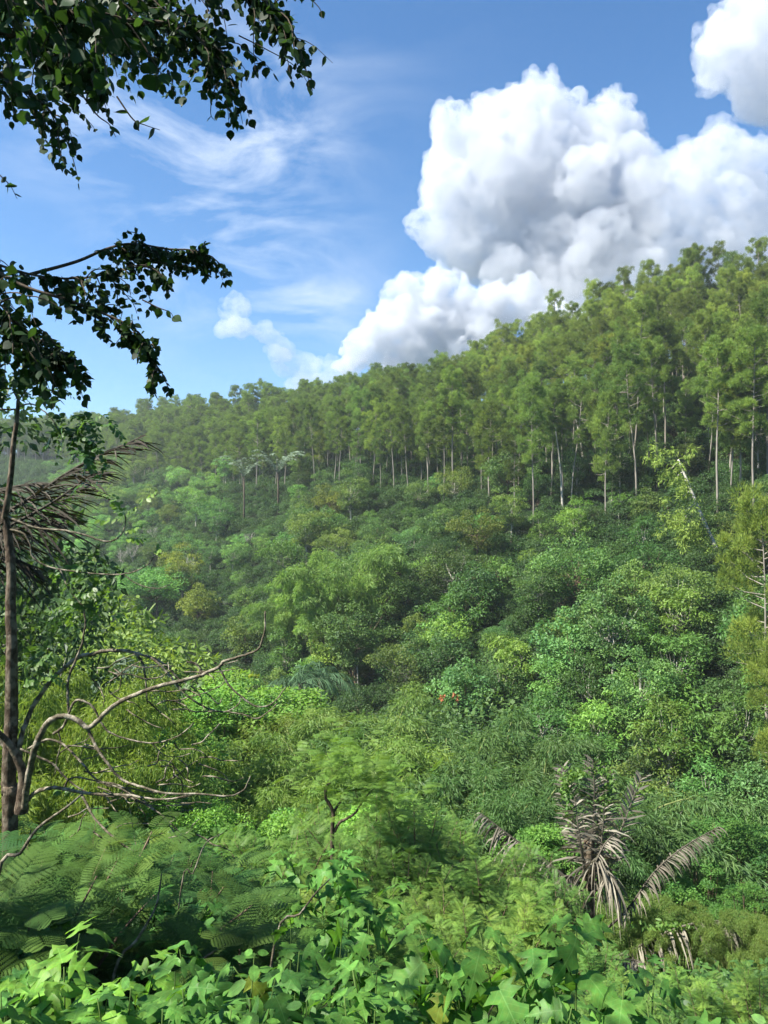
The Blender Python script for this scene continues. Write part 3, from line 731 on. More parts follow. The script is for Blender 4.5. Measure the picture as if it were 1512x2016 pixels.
# ---------------------------------------------------------------- particular things across the valley
def far_things():
    # two silvery sugar palms at the foot of the pines
    for (px, pyc, d, lab) in [(480, 938, 205, 'silver-green palm with spreading fronds, left of the two palms before the pines'), (547, 930, 200, 'taller silver-green palm, right of the two palms before the pines')]:
        b = on(px, d); e = bpy.data.objects.new('palm_tree', None); COL.objects.link(e); e.location = b; tag(e, lab, 'palm tree', 'palms before the pine stand')
        H = max(4.0, (CY - pyc) / F * d - b[2]); w = Acc(); tube(w, [(0, 0, -1), (.1, 0, H * .5), (0, 0, H)], [.28, .24, .22], 8); obj('trunk', w.mesh('trunk', M['twig'], True), e)
        for i in range(11):
            a = i * 2.4 + px; up = [1.3, 1.1, .8, 1.05][i % 4]; L = 8.2; dx, dy = math.cos(a), math.sin(a) * .8
            pth = [(0, 0, H - .3), (dx * L * .30, dy * L * .3, H + L * .36 * up), (dx * L * .62, dy * L * .6, H + L * .54 * up), (dx * L * .88, dy * L * .86, H + L * .56 * up - .4)]
            obj('frond', frond_mesh(600 + i, pth, 1.0, 'palm', 30, .13, .35, .9, .3, tone=.75), e, color=(1.0, 1.1, .95))
    # bushy blue-green palms low in the middle and left
    for (px, d, s, n, lab) in [(592, 62, .9, 12, 'grey-green palm with drooping fronds low in the middle of the valley'), (630, 66, .9, 10, 'smaller grey-green palm beside the drooping palm low in the valley'), (250, 40, .85, 12, 'palm with pale fronds behind the arching bare branch at left')]:
        b = on(px, d); z = (CY - {592: 1345, 630: 1335, 250: 1345}[px]) / F * d; H = z - b[2] ; H = max(H, 2)
        e = bpy.data.objects.new('palm_tree', None); COL.objects.link(e); e.location = b; tag(e, lab, 'palm tree')
        w = Acc(); tube(w, [(0, 0, -1), (0, .1, H * .5), (0, 0, H)], [.22, .2, .18], 8); obj('trunk', w.mesh('trunk', M['brownbark'], True), e)
        for i in range(n):
            a = i * 2.4 + px; up = [.9, .6, .3, .1][i % 4]; L = 3.4 * s; dx, dy = math.cos(a), math.sin(a)
            pth = [(0, 0, H), (dx * L * .35, dy * L * .35, H + L * .4 * up), (dx * L * .75, dy * L * .75, H + L * .42 * up - .2), (dx * L, dy * L, H + L * .2 * up - .9)]
            obj('frond', frond_mesh(640 + i + int(px), pth, .8, 'palm', 36, .045, .7, 1, .5, tone=.1 if px > 300 else .5), e, color=(.5, .78, .45) if px > 300 else (.8, .9, .8))
    # bare pale trees
    protoB = [bare_tree(700, 9, .35), bare_tree(701, 8, .55), bare_tree(702, 10, .18)]
    for (px, py, hpx, k, lab) in [(352, 945, 85, 2, 'pale bare tree standing before the pines at left'), (490, 1092, 48, 1, 'small pale leafless tree alone on the dark slope'), (303, 1078, 46, 1, 'leafless tree left of the lone pale bare tree'),
                                  (262, 1125, 60, 0, 'bare pale tree behind the low curved branch tip'), (242, 1130, 52, 0, 'leafless grey tree, leftmost of the bare trees low at left'), (313, 1165, 46, 0, 'short bare tree with upright pale stems low at left'),
                                  (368, 1176, 90, 2, 'thin pale trunk with sparse branches right of the short bare tree'), (258, 1190, 38, 1, 'small bare bush at the edge of the yellow-green thicket')]:
        d = foot_at(px, py); b = on(px, d); s = hpx / F * d / [9.3, 8.5, 11][k]
        thing('bare_tree', b, px, s, protoB[k], (1, 1, 1), lab, 'bare tree', 'bare trees on the far slope')
    # leaning dead pine with hanging foliage
    d = 86.; b = at(1404, 1066, d); top = at(1335, 905, d + 3); e = bpy.data.objects.new('leaning_pine', None); COL.objects.link(e); e.location = b
    tag(e, 'pale leaning pine trunk with foliage hanging from its left side', 'pine tree'); dv = np.array(top - b); w = Acc()
    tube(w, spline([dv * -.08, dv * .3 + (0, 0, -.15), dv * .7, dv], 4), np.linspace(.24, .11, 13), 6); r = np.random.default_rng(3)
    for (f, l) in [(.42, 3.6), (.47, 4.2), (.75, 1.8), (.85, 1.6), (.97, 1.6), (.62, 1.8)]:
        p = dv * f; q = p + np.array([-l * .72, -.3, -l * .62]); tube(w, [p, (p + q) / 2 + (0, 0, .15), q], [.06, .045, .02], 4)
    obj('trunk', w.mesh('trunk', M['palebark'], True), e); fo = Acc()
    for i in range(70):
        f = r.random(); c = np.array([-5.0 + 2.0 * f + r.normal() * 1.0, r.normal() * .8, 11.2 * (1 - f) - .4 + r.normal() * .5]) if i < 52 else np.array([-4.0 + 3.6 * r.random(), r.normal() * .6, -.6 + r.normal() * .7 + 1])
        n = 60; dd = rdir(n, r); P = c + dd * (.8 * r.random(n))[:, None]
        stamp(fo, *SPIKE, P, norm(dd * .5 + (0, 0, -.5) + r.normal(size=(n, 3)) * .4), norm(r.normal(size=(n, 3))), .42, .13, np.clip(.75 + r.normal(size=n) * .2, 0, 1))
    obj('crown', fo.mesh('crown', M['pine']), e, color=(1.25, 1.2, 1.1))
    # slanting bare trunks in the stand
    for (x0, y0, x1, y1, lab) in [(1108, 992, 1093, 840, 'slightly slanting pale bare trunk in the middle of the stand'), (1150, 892, 1126, 797, 'short slanting pale trunk high in the middle of the stand')]:
        d = foot_at(x0, y0) - 5; a = at(x0, y0 + 25, d); q = at(x1, y1, d + 1); w = Acc(); tube(w, spline([(0, 0, 0), np.array(q - a) * .5 + (.3, 0, 0), np.array(q - a)], 4), np.linspace(.24, .08, 9), 6)
        e, _ = thing('dead_pine', a, 0, 1, [('trunk', w.mesh('trunk', M['palebark'], True))], None, lab, 'dead tree')
    # feathery bamboo grove in the middle
    for (px, py, s, lab) in [(585, 1290, 1.15, 'feathery bamboo clump, left front of the grove in the middle'), (640, 1290, 1.35, 'feathery bamboo clump in the centre of the grove'), (680, 1270, 1.6, 'tallest feathery bamboo clump at the right of the grove'), (636, 1320, .55, 'low rounded bamboo clump with bare stems before the grove'), (550, 1270, .85, 'dark bamboo clump at the left edge of the grove')]:
        d = foot_at(px, py + 25, 60, 180); thing('bamboo_clump', on(px, d), px, s, BAMBOOS[0 if s > .7 else 1], (1.7, 1.8, 1.5) if px != 550 else (.7, .85, .85), lab, 'bamboo', 'bamboo grove in the valley')
    # orange-flowered tree
    d = 50.; b = on(885, d); H = (CY - 1360) / F * d - b[2]; e, kids = thing('flowering_tree', b, 0, (H / 8,) * 3, BROADS[1], (1.0, 1.0, 1), 'green tree with small orange blossoms at its top right', 'tree')
    r = np.random.default_rng(8)
    for (px, py) in [(872, 1372), (901, 1376), (895, 1371), (868, 1378)]:
        q = at(px, py, d - 3.0); fa = Acc(); n = 12; stamp(fa, *DIAMOND, r.normal(size=(n, 3)) * .09, rdir(n, r), rdir(n, r), .17, .12, r.random(n))
        o = obj('flower', fa.mesh('flower', M['flower'])); o.parent = e; o.matrix_parent_inverse = (Matrix.Translation(b) @ Matrix.Scale(H / 8, 4)).inverted(); o.location = q
    # eroded earth patch on the slope
    d = foot_at(772, 1192); n = 9; V = []; T = []
    for i in range(n):
        for j in range(n):
            x = ((745 + 55 * i / (n - 1)) - CX) / F * d; dd = d + (j - 4) * .9 + i * .6; V.append((x, dd, float(hgt(x, dd)) + 1.6 + .25 * math.sin(i * 2 + j)))
    for i in range(n - 1):
        for j in range(n - 1): a = i * n + j; T += [(a, a + n, a + n + 1), (a, a + n + 1, a + 1)]
    ac = Acc(); ac.add(V, T); m = bark_mat('bare_earth', (.20, .13, .08), (.36, .26, .16), 1.5, 1, .5); o = obj('earth_bank', ac.mesh('earth_bank', m, True)); tag(o, 'small patch of bare brown earth on the slope right of the bamboo', kind='structure')
    # yellow-green pine at the right edge
    for (px, d, H, lab) in [(1512, 62, 20, 'yellow-green pine at the right edge, nearer than the stand'), (1545, 55, 13, 'lower yellowish pine crown cut by the right edge')]:
        b = on(px, d); thing('pine_tree', b, 1.0, (H / 18 * .85, H / 18 * .85, H / 18), PINES[5], (1.35, 1.2, .9), lab, 'pine tree')
far_things()

# ---------------------------------------------------------------- the near side of the valley
def near_side():
    r = np.random.default_rng(77)
    def put(name, px, pytop, d, protoset, hs, c, lab, cat, grp, sx=1.0):
        k = int(r.integers(0, len(protoset))); b = on(px, d); ztop = (CY - pytop) / F * d; s = (ztop - b[2]) / hs[k]
        s = max(s, .25); return thing(name, b, r.random() * 6.28, (s * sx, s * sx, s), protoset[k], c, lab, cat, grp)
    # thicket between 22 and 45 m: bamboo and climber-covered shrubs (column, top row, distance, kind)
    H_B = [12, 9, 7]; H_N = [7.2, 5.8]; H_V = [8.6, 7.4, 9.8]
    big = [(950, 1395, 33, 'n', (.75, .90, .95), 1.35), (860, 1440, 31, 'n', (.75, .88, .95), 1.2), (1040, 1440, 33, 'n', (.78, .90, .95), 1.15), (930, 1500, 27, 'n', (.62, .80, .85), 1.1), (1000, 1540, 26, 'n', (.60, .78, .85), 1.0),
           (700, 1365, 40, 'n', (1.05, 1.05, .9), 1.2), (610, 1385, 38, 'n', (1.2, 1.1, .8), 1.2), (780, 1390, 38, 'n', (.95, 1.0, .85), 1.2), (540, 1440, 34, 'n', (1.15, 1.1, .8), 1.2), (470, 1500, 30, 'n', (1.0, 1.05, .8), 1.2),
           (640, 1450, 31, 'n', (1.1, 1.1, .8), 1.2), (720, 1440, 31, 'n', (1.05, 1.1, .85), 1.2), (560, 1520, 26, 'n', (1.15, 1.15, .8), 1.1), (400, 1470, 32, 'v', (.9, 1.0, .8), 1.3), (330, 1430, 36, 'v', (1.2, 1.15, .8), 1.4),
           (480, 1330, 48, 'v', (1.15, 1.1, .9), 1.4), (420, 1350, 46, 'v', (.9, 1.0, .9), 1.4), (530, 1345, 50, 'v', (.95, 1, .9), 1.3), (360, 1330, 50, 'v', (1.05, 1.1, .9), 1.4), (300, 1365, 44, 'v', (1.2, 1.15, .8), 1.4),
           (240, 1400, 36, 'v', (1.15, 1.15, .8), 1.4), (180, 1440, 30, 'v', (1.1, 1.15, .85), 1.3), (120, 1400, 32, 'v', (1.2, 1.2, .8), 1.4), (70, 1350, 34, 'v', (1.25, 1.2, .8), 1.4), (10, 1330, 36, 'v', (1.25, 1.2, .8), 1.5),
           (760, 1560, 24, 'v', (1.1, 1.15, .9), 1.2), (640, 1580, 22, 'v', (1.1, 1.15, .9), 1.2), (480, 1590, 20, 'v', (1.1, 1.2, .9), 1.1), (340, 1560, 22, 'v', (1.0, 1.1, .9), 1.2), (250, 1530, 24, 'v', (.95, 1.05, .9), 1.2),
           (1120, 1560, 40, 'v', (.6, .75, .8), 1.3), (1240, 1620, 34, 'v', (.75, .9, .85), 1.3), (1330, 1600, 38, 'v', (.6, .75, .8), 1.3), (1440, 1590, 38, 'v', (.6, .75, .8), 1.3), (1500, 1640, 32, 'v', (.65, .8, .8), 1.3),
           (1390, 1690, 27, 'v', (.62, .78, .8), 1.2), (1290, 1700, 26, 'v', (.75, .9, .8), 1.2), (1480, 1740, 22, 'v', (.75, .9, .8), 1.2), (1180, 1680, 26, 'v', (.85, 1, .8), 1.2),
           (860, 1600, 22, 'n', (1.05, 1.05, .9), .9), (400, 1590, 20, 'v', (1.0, 1.1, .9), 1.1), (130, 1520, 20, 'v', (.8, .95, .9), 1.1), (1080, 1620, 24, 'v', (.9, 1, .9), 1.1)]
    big.sort(key=lambda q: q[0]); cn = {}
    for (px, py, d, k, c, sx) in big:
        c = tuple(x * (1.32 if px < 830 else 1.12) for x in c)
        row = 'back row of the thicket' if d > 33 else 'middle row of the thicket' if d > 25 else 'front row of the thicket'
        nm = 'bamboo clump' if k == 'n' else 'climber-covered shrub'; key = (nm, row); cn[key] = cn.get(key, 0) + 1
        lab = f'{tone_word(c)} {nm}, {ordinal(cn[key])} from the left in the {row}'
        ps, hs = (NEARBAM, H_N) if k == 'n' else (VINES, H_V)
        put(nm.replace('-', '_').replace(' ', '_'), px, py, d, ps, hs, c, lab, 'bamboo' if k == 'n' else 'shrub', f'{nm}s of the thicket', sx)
    # left: yellow-green trees and the dark tree behind the trunk
    put('yellow_green_tree', 215, 1165, 62, [BRIGHTS[1]], [7.2], (1.25, 1.0, .8), 'yellow-green tree filling the valley behind the lowest bare branch', 'tree', None, 1.0)
    put('yellow_green_tree', 130, 1215, 50, [BROADS[1]], [8.2], (1.9, 1.45, .9), 'olive-yellow tree left of the bright yellow-green tree', 'tree', None, 1.1)
    put('yellow_green_tree', 245, 1250, 55, [BROADS[3]], [7.2], (1.5, 1.3, .9), 'olive-green tree at the foot of the bright yellow-green tree', 'tree', None, 1.2)
    put('dark_tree', 40, 1085, 24, [BROADS[1]], [8.2], (.55, .60, .6), 'dense dark tree behind the near trunk at left', 'tree', None, .62)
    put('dark_tree', -75, 770, 30, [BROADS[2]], [11.2], (.5, .6, .6), 'tall dark tree cut by the left edge under the hanging boughs', 'tree', None, .8)
    # golden grass-like bamboo at left edge and at the right bottom
    for (px, py, d, c, lab) in [(60, 1245, 22, (1.35, 1.2, .8), 'golden-green bamboo tuft behind the near trunk at left'), (10, 1275, 18, (1.35, 1.2, .8), 'golden-green bamboo tuft at the left edge')]:
        put('bamboo_clump', px, py, d, NEARBAM, H_N, tuple(x * 1.25 for x in c), lab, 'bamboo', None, .7)
    for (px, py, d, c, lab) in [(1340, 1880, 13.5, (1.25, 1.2, .9), 'yellow-green bamboo mound under the arching dead frond'), (1450, 1870, 12.5, (1.3, 1.25, .85), 'yellow-green bamboo mound at the lower right edge'), (1250, 1745, 17, (1.15, 1.15, .9), 'yellow-green bamboo mound right of the dead palm'), (1500, 1790, 17, (1.2, 1.15, .9), 'bamboo mound behind the mound at the lower right edge'), (1160, 1760, 18, (1.1, 1.15, .9), 'bamboo mound behind the dead palm trunk')]:
        put('bamboo_clump', px, py, d, NEARBAM, H_N, c, lab, 'bamboo', None, .85)
    # feathery shrubs 8 to 16 m
    fe = [(650, 1545, 15, 1.0), (560, 1600, 13, .9), (740, 1495, 14, 1.0), (820, 1520, 13.5, 1.0), (900, 1610, 13, .9), (700, 1620, 11, .9), (800, 1640, 10.5, 1.0), (960, 1680, 11.5, 1.0), (880, 1720, 9.5, 1.0), (1060, 1620, 12.5, .8),
          (1100, 1690, 12, .8), (1020, 1740, 10, .9), (760, 1720, 9, .9), (930, 1780, 8.5, .9), (830, 1790, 8, .9), (460, 1600, 14, 1.0), (500, 1660, 11, 1.0), (600, 1690, 9.5, .9), (380, 1640, 12, 1.0), (310, 1600, 14, 1.0),
          (230, 1600, 12, 1.0), (420, 1710, 8.5, .9), (1180, 1830, 9, .9), (1260, 1880, 8.5, .9), (1350, 1900, 8, .9), (1460, 1900, 8, .9), (1060, 1850, 8, .9), (520, 1740, 8, .9), (1400, 1920, 6, .9), (1290, 1930, 6, .9), (1500, 1900, 6, 1.0), (1190, 1900, 6.5, .8), (1350, 1980, 4.5, .8), (1470, 1980, 4.5, .8), (160, 1600, 10, 1.0), (680, 1780, 7.5, .9), (1090, 1780, 10, .9)]
    fe.sort(key=lambda q: q[0])
    for j, (px, py, d, sx) in enumerate(fe):
        c = tint(r, .08, .10, (1.25, 1.12, 1.0) if px > 440 else (.85, 1.0, 1.1))
        put('feathery_shrub', px, py, d, FEATHER_LO, [3.55, 3.0, 4.15], c, f'{tone_word(c)} feathery shrub, {ordinal(j + 1)} from the left on the near slope', 'shrub', 'feathery shrubs on the near slope', sx)
    fh = [(30, 1600, 6.0), (120, 1640, 5.4), (-30, 1690, 4.8), (210, 1690, 5.0), (330, 1675, 5.6), (400, 1690, 5.8), (480, 1760, 4.9), (300, 1790, 4.4), (110, 1760, 4.6), (560, 1800, 4.8), (20, 1800, 4.2), (640, 1690, 7.0), (200, 1620, 7.5), (420, 1830, 4.2), (750, 1850, 5.2), (880, 1870, 5.0)]
    fh += [(60, 1545, 5.3), (-5, 1560, 5.2), (150, 1580, 5.5), (250, 1630, 5.8), (100, 1600, 4.6), (20, 1640, 4.4)]
    fh.sort(key=lambda q: q[0])
    for j, (px, py, d) in enumerate(fh):
        c = tint(r, .18, .16, (1, .95, .8) if px < 560 else (1.5, 1.3, .7))
        put('feathery_shrub', px, py, d, FEATHER_HI, [2.35, 2.1], c, f'large-leaved blue-green feathery shrub, {ordinal(j + 1)} from the left near the camera', 'shrub', 'large feathery shrubs near the camera', 1.0)
near_side()

# ---------------------------------------------------------------- thin tree with dark forking trunk in the middle
def thin_tree():
    d = 12.5; pts = lambda L: [at(x, y, d + dz) for (x, y, dz) in L]
    b = at(655, 1660, d); b = Vector((b.x, b.y, float(hgt(b.x, b.y)) - .1)); e = bpy.data.objects.new('thin_tree', None); COL.objects.link(e); e.location = b
    tag(e, 'thin tree with dark forking stem and feathery yellow-green crown mid-picture', 'tree'); w = Acc()
    segs = [([(655, 1850, 0), (655, 1740, 0), (654, 1655, 0), (655, 1620, 0), (656, 1600, 0), (648, 1582, 0), (641, 1570, 0), (645, 1545, 0), (652, 1530, .1), (665, 1515, .1), (700, 1495, .1)], .045, .012),
            ([(658, 1638, 0), (668, 1620, 0), (682, 1612, -.1), (700, 1600, -.1), (712, 1580, -.1), (728, 1560, 0), (745, 1545, 0)], .028, .008),
            ([(656, 1600, 0), (668, 1582, .1), (686, 1558, .2), (720, 1552, .2), (750, 1530, .2)], .024, .008),
            ([(641, 1570, 0), (640, 1550, 0), (655, 1535, 0), (650, 1500, 0), (640, 1480, 0)], .02, .006), ([(712, 1585, -.1), (700, 1560, 0), (706, 1540, 0)], .012, .005)]
    for L, a, c in segs:
        P = spline([v - b for v in pts(L)], 3); tube(w, P, np.linspace(a, c, len(P)), 6)
    obj('trunk', w.mesh('trunk', M['twig'], True), e)
    r = np.random.default_rng(31); f = Acc(); n = 420
    cc = [(650, 1495), (690, 1500), (735, 1530), (700, 1545), (760, 1560), (640, 1510), (715, 1500), (780, 1540), (675, 1475)]
    P = []
    for i in range(n):
        x, y = cc[i % len(cc)]; q = at(x + r.normal() * 34, y + r.normal() * 30 + 6, d + r.normal() * .6); P.append(q - b)
    P = np.array([list(p) for p in P]); aa = r.random(n) * 6.283; D = norm(np.stack([np.cos(aa), np.sin(aa), .3 + 0 * aa], -1)); Nn = norm(np.array([0, 0, 1.0]) + r.normal(size=(n, 3)) * .55)
    L = .24 * (.7 + .5 * r.random(n)); stamp(f, *BIP_LO, P, D, Nn, L, L, np.clip(.8 + r.normal(size=n) * .15, 0, 1)); obj('foliage', f.mesh('foliage', M['feather']), e, color=(1.15, 1.1, .9))
thin_tree()

# ---------------------------------------------------------------- dead palm at right and its fronds
def dead_palm():
    d0 = 14.0; base = at(1162, 1856, d0); gz = float(hgt(base.x, base.y)); b = Vector((base.x, base.y, gz))
    e = bpy.data.objects.new('dead_palm', None); COL.objects.link(e); e.location = b
    tag(e, 'dead palm with upright grey-brown fronds and climbers at its top', 'palm tree')
    w = Acc(); P = [(0, 0, -.4)] + [list(at(x, y, d0) - b) for x, y in [(1162, 1856), (1160, 1790), (1158, 1720), (1160, 1650)]]
    tube(w, spline(P, 3), np.linspace(.13, .10, 13), 9, tone=.5); obj('trunk', w.mesh('trunk', M['nearbark'], True), e)
    def fr(seed, pts, ll, **k):
        o = obj('frond', frond_mesh(seed, [list(at(x, y, d0 + dz) - b) for x, y, dz in pts], ll, **k), e, color=(.76, .79, .78) if seed != 9 else (.6, .62, .6)); return o
    # upright fronds
    fr(1, [(1158, 1730, 0), (1140, 1660, .1), (1122, 1580, .15), (1108, 1512, .2)], .34, ref=(0, 1.0, .1), n=54, droop=.15, curl=.15, wid=.030, tone=.72)
    fr(2, [(1160, 1720, 0), (1166, 1650, -.1), (1170, 1570, -.15), (1167, 1498, -.1)], .34, ref=(0, 1.0, .1), n=54, droop=.20, curl=.2, wid=.026, tone=.7)
    fr(3, [(1163, 1720, .1), (1180, 1650, .2), (1192, 1590, .2), (1197, 1518, .3)], .30, ref=(0, 1.0, .1), n=50, droop=.3, curl=.25, wid=.026, tone=.6)
    fr(4, [(1168, 1750, 0), (1200, 1690, -.2), (1232, 1610, -.25), (1262, 1530, -.3)], .34, ref=(0, 1.0, .1), n=46, droop=.05, curl=.1, wid=.030, tone=.72, ragged=.12)
    fr(5, [(1155, 1740, 0), (1148, 1690, -.2), (1140, 1640, -.3), (1133, 1580, -.3)], .45, n=36, droop=.5, curl=.35, wid=.024, tone=.55, ragged=.35, ref=(0, 1.0, .1))
    fr(6, [(1165, 1740, 0), (1180, 1690, -.3), (1186, 1640, -.4), (1190, 1590, -.4)], .40, n=40, droop=.6, curl=.4, wid=.024, tone=.75, ragged=.35, ref=(0, 1.0, .1))
    fr(14, [(1165, 1740, -.2), (1172, 1700, -.5), (1192, 1660, -.5), (1212, 1640, -.4)], .38, n=28, droop=.9, curl=.6, wid=.024, tone=.8, ragged=.3)
    # hanging to the left
    fr(7, [(1150, 1745, 0), (1120, 1725, -.2), (1100, 1740, -.3), (1085, 1790, -.3)], .48, n=36, droop=1.6, curl=.8, wid=.035, tone=.8)
    fr(8, [(1150, 1760, .1), (1080, 1700, .2), (1010, 1650, .3), (945, 1600, .4)], .46, n=44, droop=1.0, curl=.5, wid=.030, tone=.75)
    # right, rising then drooping
    fr(9, [(1170, 1850, 0), (1235, 1790, -.3), (1290, 1715, -.4), (1350, 1665, -.3), (1415, 1628, -.2)], .27, n=70, droop=.9, curl=.6, wid=.024, tone=.55, start=.18)
    fr(10, [(1175, 1900, .1), (1240, 1872, -.5), (1330, 1828, -.8), (1420, 1815, -1.0), (1475, 1870, -1.1)], .40, n=64, droop=1.4, curl=.7, wid=.034, tone=.6)
    fr(11, [(1175, 1900, -.2), (1230, 1890, -.7), (1262, 1895, -.9), (1290, 1925, -1.0)], .38, n=30, droop=1.5, curl=.8, wid=.034, tone=.7)
    fr(12, [(1168, 1760, -.1), (1190, 1730, -.5), (1210, 1730, -.6), (1225, 1770, -.6)], .34, n=34, droop=1.6, curl=.9, wid=.03, tone=.8, ragged=.3)
    fr(13, [(1160, 1740, -.1), (1165, 1700, -.4), (1180, 1690, -.5), (1190, 1710, -.5)], .42, n=34, droop=1.6, curl=1.0, wid=.028, tone=.7, ragged=.3)
    # climbers over the tips
    r = np.random.default_rng(4); f = Acc()
    for (x, y, rx, ry, n) in [(1113, 1545, 10, 25, 150), (1135, 1525, 20, 9, 110), (1172, 1515, 20, 8, 90), (1188, 1570, 8, 45, 160), (1200, 1540, 8, 28, 70), (1262, 1560, 20, 10, 120), (1120, 1590, 6, 30, 100), (1330, 1822, 60, 8, 200)]:
        P = np.array([list(at(x + r.normal() * rx * .6, y + r.normal() * ry * .6, (d0 if y < 1700 else d0 - .8) + r.normal() * .2) - b) for _ in range(n)])
        stamp(f, *OVAL, P, norm(r.normal(size=(n, 3)) - (0, 0, .7)), norm(r.normal(size=(n, 3)) + (0, -.4, .6)), .085 * (.6 + .8 * r.random(n)), .07, np.clip(.6 + r.normal(size=n) * .25, 0, 1))
    tag(obj('climber', f.mesh('climber', M['bright']), e, color=(1, 1, 1)), 'green climber leaves on the frond tips')
dead_palm()

def left_dead_fronds():
    d0 = 9.5; b0 = at(-160, 1120, d0); gz = float(hgt(b0.x, b0.y)); b = Vector((b0.x, b0.y, gz))
    e = bpy.data.objects.new('dead_palm', None); COL.objects.link(e); e.location = b
    tag(e, 'dried palm fronds darkened for shade, reaching in from the left behind the near trunk', 'palm tree')
    w = Acc(); tube(w, [(0, 0, -.4), (0, 0, (b0.z - gz) * .5), list(b0 - b)], [.2, .17, .14], 8); obj('trunk', w.mesh('trunk', M['brownbark'], True), e)
    L = [([(-160, 1100, 0), (-40, 1040, 0), (60, 980, 0), (160, 915, .1), (275, 862, .2)], .62, 56, 1.0, .5, .52), ([(-160, 1110, 0), (-60, 1075, -.2), (30, 1030, -.3), (110, 985, -.3), (185, 930, -.2)], .62, 50, 1.2, .55, .4),
         ([(-160, 1120, 0), (-60, 1070, .3), (40, 1040, .3), (120, 1010, .4)], .62, 40, 1.3, .5, .35), ([(-160, 1040, 0), (-60, 980, 0), (20, 960, 0), (80, 950, 0)], .5, 34, .8, .4, .6), ([(-160, 1120, 0), (-60, 1110, .1), (20, 1100, .1), (75, 1120, .2)], .5, 34, 1.4, .6, .4)]
    for i, (p, ll, n, dr, cu, tn) in enumerate(L):
        obj('frond', frond_mesh(50 + i, [list(at(x, y, d0 + dz) - b) for x, y, dz in p], ll, n=int(n * 1.5), droop=dr * .55, curl=cu * .35, wid=.020, tone=tn - .45, ragged=.28, side=.75), e, color=(.40, .41, .40))  # low tone and grey tint put backlit shade into the leaflet colour
left_dead_fronds()

# ---------------------------------------------------------------- near tree at the left with bare curved branches
def pinnate(acc, pts, n, ll, r, tone, tip=True, wave=0.4):
    """a pinnate leaf: rachis + opposite oval leaflets"""
    P = spline(pts, 6); T = norm(np.gradient(P, axis=0)); f = np.linspace(.12, 1, n)
    k = np.clip((f * (len(P) - 1)).astype(int), 0, len(P) - 2); s = (f * (len(P) - 1) - k)[:, None]; C = P[k] * (1 - s) + P[k + 1] * s; Tt = T[k]
    up = norm(np.array([.1, -.4, 1.0])); sd = norm(np.cross(Tt, up)); up_ = norm(np.cross(sd, Tt))
    for sg in (1, -1):
        D = norm(sd * sg + Tt * .45 + r.normal(size=(n, 3)) * .18 - np.array([0, 0, .25])); N_ = norm(up_ + sd * sg * -.25 + r.normal(size=(n, 3)) * .3)
        L = ll * (.7 + .4 * np.sin(np.pi * f)) * (.85 + .3 * r.random(n)); stamp(acc, *OVAL, C, D, N_, L, L * .95, np.clip(tone + r.normal(size=n) * .15, 0, 1))

